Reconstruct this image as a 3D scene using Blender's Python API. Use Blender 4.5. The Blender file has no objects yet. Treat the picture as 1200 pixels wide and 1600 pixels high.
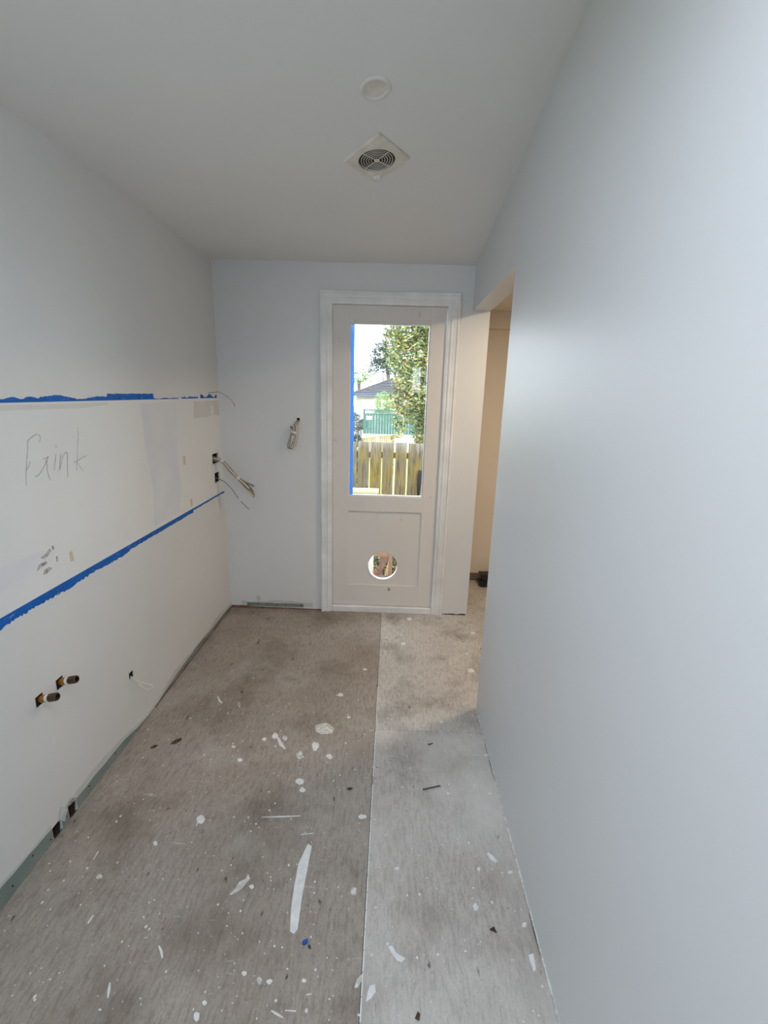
import bpy, bmesh, math, random
from mathutils import Vector, Matrix
random.seed(7)
SC = bpy.context.scene
COL = SC.collection

def srgb(r, g, b):
    def f(c):
        c = c/255.0
        return c/12.92 if c <= 0.04045 else ((c+0.055)/1.055)**2.4
    return (f(r), f(g), f(b), 1.0)

# ------------------------------------------------------------------ camera
XL, XR, XO, D, H = -1.1812, 0.4934, 0.605, 3.2164, 2.4     # room: left wall, right wall (both faces), back wall, ceiling height at the back
yaw, pit, rol = -0.0127, -0.2499, 0.0288
cy, sy, cp, sp = math.cos(yaw), math.sin(yaw), math.cos(pit), math.sin(pit)
F = Vector((sy*cp, cy*cp, sp)); R0 = Vector((cy, -sy, 0)); U0 = R0.cross(F)
R_ = R0*math.cos(rol) + U0*math.sin(rol); U_ = U0*math.cos(rol) - R0*math.sin(rol)
cam = bpy.data.cameras.new('camera'); cam.lens = 724.4665*36/1600; cam.sensor_width = 36
cam.clip_start = 0.02; cam.clip_end = 300
co = bpy.data.objects.new('camera', cam); COL.objects.link(co)
M = Matrix((R_, U_, -F)).transposed().to_4x4(); M.translation = Vector((0, 0, 1.6053))
co.matrix_world = M
SC.camera = co

# ------------------------------------------------------------------ sky, lamps, exposure
W = bpy.data.worlds.new('sky'); SC.world = W; W.use_nodes = True
bg = W.node_tree.nodes['Background']
bg.inputs['Color'].default_value = (0.84, 0.92, 1.0, 1); bg.inputs['Strength'].default_value = 7.3   # flat white overcast
SC.view_settings.view_transform = 'Standard'; SC.view_settings.look = 'None'
SC.view_settings.gamma = 1; SC.view_settings.use_curve_mapping = False
SC.view_settings.exposure = 0.0

def area(name, loc, target, sx, sy_, power, color):
    l = bpy.data.lights.new(name, 'AREA'); l.shape = 'RECTANGLE'; l.size = sx; l.size_y = sy_
    l.energy = power; l.color = color
    o = bpy.data.objects.new(name, l); COL.objects.link(o)
    o.location = loc; o.rotation_euler = (Vector(target)-Vector(loc)).to_track_quat('-Z', 'Y').to_euler()
    return o
SIDE_OPEN = (-1.45, 0.74, 1.95, 2.375)     # window opening in the left wall beside the photographer: y0, y1, z0, z1
REAR_OPEN = (0.30, 0.46, 1.62, 2.06)      # small window in the rear wall: x0, x1, z0, z1
SKYLIGHT = (-0.70, 0.15, -0.95, 0.55)    # roof light over the photographer: x0, x1, y0, y1
def portal(name, loc, target, sx, sy_):
    o = area(name, loc, target, sx, sy_, 1, (1, 1, 1)); o.data.cycles.is_portal = True
portal('skylight_daylight', (-0.275, -0.2, 2.84), (-0.275, -0.2, 0), 0.85, 1.5)
portal('side_daylight', (XL-0.06, (SIDE_OPEN[0]+SIDE_OPEN[1])/2, (SIDE_OPEN[2]+SIDE_OPEN[3])/2), (0, (SIDE_OPEN[0]+SIDE_OPEN[1])/2, (SIDE_OPEN[2]+SIDE_OPEN[3])/2), SIDE_OPEN[1]-SIDE_OPEN[0], SIDE_OPEN[3]-SIDE_OPEN[2])
portal('door_daylight', (-0.035, D+0.16, 1.47), (-0.035, 0, 1.47), 0.53, 1.16)
hl = bpy.data.lights.new('hall_lamp', 'AREA'); hl.shape = 'DISK'; hl.size = 0.16; hl.energy = 15; hl.color = (1.0, 0.80, 0.56)
ho = bpy.data.objects.new('hall_lamp', hl); COL.objects.link(ho); ho.location = (0.98, 2.42, 2.235)

# ------------------------------------------------------------------ materials
def mat(name, base, rough=0.6, spec=0.4, c2=None, scale=6, stretch=(1, 1, 1), contrast=(0.35, 0.65), bump=0.0, bscale=80, metal=0.0):
    m = bpy.data.materials.new(name); m.use_nodes = True
    n, L = m.node_tree.nodes, m.node_tree.links
    b = n['Principled BSDF']
    b.inputs['Base Color'].default_value = base; b.inputs['Roughness'].default_value = rough
    b.inputs['Specular IOR Level'].default_value = spec; b.inputs['Metallic'].default_value = metal
    tc = n.new('ShaderNodeTexCoord'); mp = n.new('ShaderNodeMapping'); mp.inputs['Scale'].default_value = stretch
    L.new(tc.outputs['Object'], mp.inputs['Vector'])
    if c2:
        t = n.new('ShaderNodeTexNoise'); t.inputs['Scale'].default_value = scale; t.inputs['Detail'].default_value = 6
        L.new(mp.outputs[0], t.inputs['Vector'])
        r = n.new('ShaderNodeValToRGB'); r.color_ramp.elements[0].position, r.color_ramp.elements[1].position = contrast
        r.color_ramp.elements[0].color = base; r.color_ramp.elements[1].color = c2
        L.new(t.outputs['Fac'], r.inputs['Fac']); L.new(r.outputs['Color'], b.inputs['Base Color'])
    if bump:
        t2 = n.new('ShaderNodeTexNoise'); t2.inputs['Scale'].default_value = bscale; t2.inputs['Detail'].default_value = 3
        L.new(mp.outputs[0], t2.inputs['Vector'])
        bp = n.new('ShaderNodeBump'); bp.inputs['Strength'].default_value = bump; bp.inputs['Distance'].default_value = 0.004
        L.new(t2.outputs['Fac'], bp.inputs['Height']); L.new(bp.outputs[0], b.inputs['Normal'])
    return m

def leaf_mat(name, cols, rough=0.5):
    m = bpy.data.materials.new(name); m.use_nodes = True
    n, L = m.node_tree.nodes, m.node_tree.links; b = n['Principled BSDF']
    g = n.new('ShaderNodeNewGeometry'); r = n.new('ShaderNodeValToRGB'); r.color_ramp.interpolation = 'CONSTANT'
    e = r.color_ramp.elements
    while len(e) < len(cols): e.new(0.5)
    for i, c in enumerate(cols): e[i].position = i/len(cols); e[i].color = c
    L.new(g.outputs['Random Per Island'], r.inputs['Fac']); L.new(r.outputs['Color'], b.inputs['Base Color'])
    b.inputs['Roughness'].default_value = rough
    return m

def mix_layers(m, layers):
    """layers: (colour, noise scale, stretch, lo, hi, strength) laid over the base colour as stains with a shape of their own"""
    n, L = m.node_tree.nodes, m.node_tree.links; b = n['Principled BSDF']
    tc = n.new('ShaderNodeTexCoord')
    src = b.inputs['Base Color'].links[0].from_socket if b.inputs['Base Color'].links else None
    for i, (c, s, st, lo, hi, k, off) in enumerate(layers):
        mp = n.new('ShaderNodeMapping'); mp.inputs['Scale'].default_value = st; mp.inputs['Location'].default_value = off
        L.new(tc.outputs['Object'], mp.inputs['Vector'])
        t = n.new('ShaderNodeTexNoise'); t.inputs['Scale'].default_value = s; t.inputs['Detail'].default_value = 7; t.inputs['Roughness'].default_value = 0.62
        L.new(mp.outputs[0], t.inputs['Vector'])
        mr = n.new('ShaderNodeMapRange'); mr.inputs[1].default_value = lo; mr.inputs[2].default_value = hi; mr.inputs[4].default_value = k
        L.new(t.outputs['Fac'], mr.inputs[0])
        mx = n.new('ShaderNodeMix'); mx.data_type = 'RGBA'
        L.new(mr.outputs[0], mx.inputs['Factor'])
        if src: L.new(src, mx.inputs['A'])
        else: mx.inputs['A'].default_value = b.inputs['Base Color'].default_value
        mx.inputs['B'].default_value = c
        src = mx.outputs['Result']
    L.new(src, b.inputs['Base Color'])
    return m

def floor_mat(name, base, c2):
    m = mat(name, base, 0.5, 0.5, c2, 3.2, (1, 0.8, 1), (0.35, 0.68), 0.35, 160)
    k = lambda f: (c2[0]*f, c2[1]*f, c2[2]*f, 1)
    return mix_layers(m, [
        (k(0.50), 90, (1, 0.22, 1), 0.46, 0.72, 0.7, (3, 1, 0)),                 # fine long grain
        (k(1.35), 70, (1, 0.26, 1), 0.52, 0.74, 0.55, (9, 4, 0)),                 # pale scuffs along the grain
        (k(0.6), 170, (1, 0.6, 1), 0.50, 0.66, 0.5, (6, 6, 0)),                 # coarse mottling
        (srgb(98, 84, 70), 3.4, (1, 0.8, 1), 0.50, 0.74, 0.75, (5, 2, 0)),       # brown stains
        (srgb(206, 203, 199), 2.3, (1, 1, 1), 0.55, 0.76, 0.45, (1, 7, 0)),       # plaster dust
        (srgb(78, 64, 54), 34, (1, 0.35, 1), 0.645, 0.69, 0.9, (2, 2, 0)),        # dark nicks
        (srgb(220, 218, 214), 60, (1, 1, 1), 0.665, 0.70, 0.85, (8, 3, 0)),         # fine paint spatter
        (srgb(206, 204, 200), 24, (0.25, 1.6, 1), 0.655, 0.69, 0.5, (4, 9, 0)),    # scratches across the grain
    ])

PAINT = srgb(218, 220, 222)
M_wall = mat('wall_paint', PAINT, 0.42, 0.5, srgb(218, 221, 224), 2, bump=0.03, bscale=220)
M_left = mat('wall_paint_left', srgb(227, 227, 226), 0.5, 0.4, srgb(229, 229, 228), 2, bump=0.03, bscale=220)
M_ceil = mat('ceiling_paint', srgb(237, 237, 236), 0.8, 0.2, srgb(239, 239, 238), 2, bump=0.02, bscale=200)
M_primer = mix_layers(mat('bare_primer', srgb(240, 240, 238), 0.7, 0.3, srgb(237, 238, 238), 1.6),
                      [(srgb(223, 226, 231), 1.3, (1, 0.7, 0.7), 0.5, 0.7, 0.6, (2, 0, 0))])
M_patch = mat('grey_patch_paint', srgb(229, 231, 237), 0.6, 0.3, srgb(236, 237, 239), 5)
M_patch2 = mat('beige_patch_paint', srgb(221, 220, 215), 0.6, 0.3, srgb(228, 227, 223), 5)
M_yellow = mat('yellow_filler', srgb(212, 200, 160), 0.7, 0.2, srgb(214, 208, 180), 20)
M_scuff = mat('torn_paper_brown', srgb(150, 138, 130), 0.8, 0.1, srgb(200, 196, 190), 45, contrast=(0.4, 0.55))
M_hall = mat('hall_paint', srgb(238, 230, 219), 0.6, 0.3, srgb(236, 228, 217), 2)
M_gloss = mat('white_gloss_trim', srgb(248, 250, 252), 0.35, 0.5, srgb(228, 230, 231), 5)
M_door = mix_layers(mat('door_primer', srgb(234, 231, 228), 0.6, 0.3, srgb(231, 227, 223), 4, (1, 1, 0.4)),
                    [(srgb(180, 176, 170), 30, (1, 1, 0.4), 0.66, 0.74, 0.5, (0, 0, 0))])
M_tape = mix_layers(mat('blue_masking_tape', srgb(4, 92, 178), 0.6, 0.3, srgb(8, 104, 196), 12),
                    [(srgb(170, 190, 214), 40, (1, 0.6, 2.5), 0.62, 0.70, 0.75, (0, 3, 0))])
M_tape_light = mat('blue_masking_tape_outside', srgb(40, 150, 240), 0.6, 0.3, srgb(60, 165, 246), 12)
def translucent(m, c, f):
    n, L = m.node_tree.nodes, m.node_tree.links
    t = n.new('ShaderNodeBsdfTranslucent'); t.inputs['Color'].default_value = c
    x = n.new('ShaderNodeMixShader'); x.inputs[0].default_value = f
    L.new(n['Principled BSDF'].outputs[0], x.inputs[1]); L.new(t.outputs[0], x.inputs[2]); L.new(x.outputs[0], n['Material Output'].inputs['Surface'])
translucent(M_tape_light, srgb(150, 200, 250), 0.5)
M_pencil = mat('pencil_graphite', srgb(176, 176, 174), 0.6, 0.3, srgb(138, 138, 137), 60)
M_dark = mat('hole_shade', srgb(30, 26, 24), 0.9, 0.1, srgb(48, 42, 38), 30)  # near-black that stands in for shade in holes and gaps
M_back = mat('wall_paint_back_brightened', srgb(228, 230, 232), 0.42, 0.5, srgb(230, 232, 234), 2, bump=0.03, bscale=220)  # same wall paint, lightened to make up for weak light at the back
M_strip = mat('bare_green_plasterboard', srgb(128, 140, 136), 0.8, 0.2, srgb(142, 152, 148), 9)
M_filler = mat('white_filler', srgb(212, 213, 211), 0.8, 0.2, srgb(204, 205, 203), 12)
M_redwood = mat('red_brown_timber', srgb(118, 84, 74), 0.8, 0.2, srgb(150, 122, 110), 14)
M_sheetA = floor_mat('floor_sheet_brown', srgb(174, 163, 154), srgb(158, 146, 135))
M_sheetB = floor_mat('floor_sheet_grey', srgb(198, 191, 186), srgb(184, 175, 168))
M_sheetC = floor_mat('floor_sheet_tan', srgb(210, 206, 202), srgb(198, 192, 186))
mix_layers(M_sheetB, [(srgb(230, 228, 225), 1.7, (1, 0.8, 1), 0.36, 0.66, 0.6, (4.4, 0.6, 0))])
M_subfloor = mat('subfloor_dark', srgb(70, 60, 54), 0.9, 0.1, srgb(90, 80, 72), 10)
M_splash = mat('dried_white_paint', srgb(238, 239, 240), 0.5, 0.4, srgb(224, 225, 225), 40, bump=0.2, bscale=150)
M_splash2 = mat('thin_white_paint', srgb(228, 227, 224), 0.6, 0.3, srgb(196, 192, 187), 60, contrast=(0.4, 0.6))
M_cable = mat('cream_cable_sheath', srgb(228, 221, 208), 0.5, 0.4, srgb(212, 203, 188), 30)
M_cable2 = mat('grey_brown_cable_sheath', srgb(142, 128, 116), 0.5, 0.4, srgb(160, 146, 134), 30)
M_white = mat('white_plastic', srgb(232, 232, 230), 0.45, 0.4, srgb(226, 226, 224), 20)
M_copper = mat('copper_wire', srgb(150, 96, 66), 0.4, 0.5, srgb(120, 76, 52), 40, metal=0.6)
M_brass = mat('brass', srgb(196, 140, 58), 0.32, 0.5, srgb(160, 108, 40), 30, metal=0.8)
M_brassdk = mat('tarnished_brass', srgb(98, 78, 62), 0.4, 0.5, srgb(70, 54, 44), 40, metal=0.6)
M_black = mat('black_plastic', srgb(22, 22, 23), 0.45, 0.5, srgb(30, 30, 31), 25)
M_steel = mat('dull_steel', srgb(92, 90, 88), 0.45, 0.5, srgb(70, 66, 62), 50, metal=0.7)
M_fan = mat('aged_white_plastic', srgb(238, 233, 224), 0.45, 0.4, srgb(220, 214, 202), 12)
M_base = mat('grey_brown_skirting', srgb(132, 122, 112), 0.6, 0.3, srgb(122, 112, 102), 9)
M_bluechip = mat('blue_plastic', srgb(40, 92, 176), 0.5, 0.4, srgb(30, 78, 160), 40)
M_chip = mat('dark_wood_chip', srgb(72, 58, 48), 0.8, 0.2, srgb(94, 78, 64), 50)

def glass_mat():
    m = bpy.data.materials.new('window_glass'); m.use_nodes = True
    n, L = m.node_tree.nodes, m.node_tree.links; n.remove(n['Principled BSDF'])
    t = n.new('ShaderNodeBsdfTransparent'); t.inputs['Color'].default_value = (0.97, 0.985, 0.98, 1)
    g = n.new('ShaderNodeBsdfGlossy'); g.inputs['Roughness'].default_value = 0.0
    f = n.new('ShaderNodeFresnel'); f.inputs['IOR'].default_value = 1.45
    x = n.new('ShaderNodeMixShader'); L.new(f.outputs[0], x.inputs[0]); L.new(t.outputs[0], x.inputs[1]); L.new(g.outputs[0], x.inputs[2])
    L.new(x.outputs[0], n['Material Output'].inputs['Surface'])
    return m
M_glass = glass_mat()

# ------------------------------------------------------------------ mesh helpers
class MB:
    def __init__(s): s.v = []; s.f = []; s.smooth = False
    def add(s, vs, fs):
        o = len(s.v); s.v += [tuple(p) for p in vs]; s.f += [tuple(i+o for i in q) for q in fs]; return s
    def box(s, x0, x1, y0, y1, z0, z1, rot=None):
        vs = [Vector((x, y, z)) for z in (z0, z1) for y in (y0, y1) for x in (x0, x1)]
        if rot:
            c = Vector(((x0+x1)/2, (y0+y1)/2, (z0+z1)/2)); vs = [c + rot @ (p-c) for p in vs]
        return s.add(vs, [(0,2,3,1),(4,5,7,6),(0,1,5,4),(2,6,7,3),(0,4,6,2),(1,3,7,5)])
    def prism(s, poly, off):
        """poly: 3-D points of one face, off: extrusion vector"""
        n = len(poly); off = Vector(off); a = [Vector(p) for p in poly]
        return s.add(a + [p+off for p in a], [tuple(range(n))[::-1], tuple(range(n, 2*n))] + [(i, (i+1) % n, n+(i+1) % n, n+i) for i in range(n)])
    def tube(s, pts, r, seg=8, cap=True):
        pts = [Vector(p) for p in pts]; rs = r if isinstance(r, (list, tuple)) else [r]*len(pts)
        rings = []; ref = None
        for i, p in enumerate(pts):
            d = (pts[min(i+1, len(pts)-1)] - pts[max(i-1, 0)]).normalized()
            if ref is None: ref = d.orthogonal().normalized()
            ref = (ref - d*ref.dot(d)).normalized(); b = d.cross(ref)
            rings.append([p + (ref*math.cos(2*math.pi*k/seg) + b*math.sin(2*math.pi*k/seg))*rs[i] for k in range(seg)])
        vs = [q for ring in rings for q in ring]
        fs = [(i*seg+k, i*seg+(k+1) % seg, (i+1)*seg+(k+1) % seg, (i+1)*seg+k) for i in range(len(pts)-1) for k in range(seg)]
        if cap: fs += [tuple(range(seg))[::-1], tuple(range((len(pts)-1)*seg, len(pts)*seg))]
        return s.add(vs, fs)
    def lathe(s, prof, org, axis, seg=32):
        """prof: (radius, height) pairs along axis"""
        axis = Vector(axis).normalized(); a = axis.orthogonal().normalized(); b = axis.cross(a); org = Vector(org)
        vs = [org + axis*h + (a*math.cos(2*math.pi*k/seg) + b*math.sin(2*math.pi*k/seg))*r for r, h in prof for k in range(seg)]
        n = len(prof)
        fs = [(i*seg+k, i*seg+(k+1) % seg, (i+1)*seg+(k+1) % seg, (i+1)*seg+k) for i in range(n-1) for k in range(seg)]
        return s.add(vs, fs)
    def build(s, name, m, parent=None, smooth=False, bevel=0, loc=None):
        me = bpy.data.meshes.new(name); me.from_pydata(s.v, [], s.f); me.update()
        bm = bmesh.new(); bm.from_mesh(me); bmesh.ops.recalc_face_normals(bm, faces=bm.faces); bm.to_mesh(me); bm.free()
        me.materials.append(m)
        if smooth: me.polygons.foreach_set('use_smooth', [True]*len(me.polygons))
        o = bpy.data.objects.new(name, me); COL.objects.link(o)
        if parent: o.parent = parent
        if loc: o.location = loc
        if bevel:
            b = o.modifiers.new('bevel', 'BEVEL'); b.width = bevel; b.segments = 2; b.limit_method = 'ANGLE'
        return o

def tag(o, label, cat, group=None):
    o['label'] = label; o['category'] = cat
    if group: o['group'] = group
    return o
def structure(o, label=None):
    o['kind'] = 'structure'
    if label: o['label'] = label
    return o
def empty(name, loc=(0, 0, 0)):
    o = bpy.data.objects.new(name, None); COL.objects.link(o); o.location = loc; o.empty_display_size = 0.1
    return o
def thing(name, label, cat, loc=(0, 0, 0), group=None): return tag(empty(name, loc), label, cat, group)
def part(mb, name, m, root, **k):
    """part whose vertices are given in world coordinates, parented to a root that may stand elsewhere"""
    o = root; off = Vector((0, 0, 0))
    while o: off += o.location; o = o.parent
    mb.v = [tuple(Vector(p)-off) for p in mb.v]
    return mb.build(name, m, root, **k)

def slab(axis, a0, a1, us, vs, holes):
    """wall between a0 and a1 along axis ('x' or 'y'); us, vs: extent in the other axis and z; holes: (u0,u1,v0,v1) cut right through"""
    U = sorted(set(list(us) + [h[i] for h in holes for i in (0, 1)])); V = sorted(set(list(vs) + [h[i] for h in holes for i in (2, 3)]))
    def solid(i, j):
        if i < 0 or j < 0 or i >= len(U)-1 or j >= len(V)-1: return False
        cu, cv = (U[i]+U[i+1])/2, (V[j]+V[j+1])/2
        return not any(h[0] < cu < h[1] and h[2] < cv < h[3] for h in holes)
    P = (lambda a, u, v: (a, u, v)) if axis == 'x' else (lambda a, u, v: (u, a, v))
    mb = MB()
    for i in range(len(U)-1):
        for j in range(len(V)-1):
            if not solid(i, j): continue
            u0, u1, v0, v1 = U[i], U[i+1], V[j], V[j+1]
            for a in (a0, a1): mb.add([P(a, u0, v0), P(a, u1, v0), P(a, u1, v1), P(a, u0, v1)], [(0, 1, 2, 3)])
            for di, dj, e in ((-1, 0, ((u0, v0), (u0, v1))), (1, 0, ((u1, v0), (u1, v1))), (0, -1, ((u0, v0), (u1, v0))), (0, 1, ((u0, v1), (u1, v1)))):
                if not solid(i+di, j+dj):
                    (p, q), (r, t) = e
                    mb.add([P(a0, p, q), P(a1, p, q), P(a1, r, t), P(a0, r, t)], [(0, 1, 2, 3)])
    return mb
def weld(o):
    bm = bmesh.new(); bm.from_mesh(o.data); bmesh.ops.remove_doubles(bm, verts=bm.verts, dist=1e-5)
    bmesh.ops.recalc_face_normals(bm, faces=bm.faces); bm.to_mesh(o.data); bm.free(); return o
def ragged(y0, y1, base, top, n, amp, lo=None):
    """outline in (y, z) of a strip with a straight edge at base and a ragged one around top"""
    ys = [y0+(y1-y0)*i/n for i in range(n+1)]
    return [(y, base) for y in ys], [(y, (top(y) if callable(top) else top) + random.uniform(-amp, amp)) for y in ys]
def strip_left(mb, y0, y1, base, top, n, amp, x0=XL-0.0005, x1=XL+0.0006):
    a, b = ragged(y0, y1, base, top, n, amp)
    for i in range(n):
        mb.prism([(x0, *a[i]), (x0, *a[i+1]), (x0, *b[i+1]), (x0, *b[i])], (x1-x0, 0, 0))
    return mb
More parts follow.
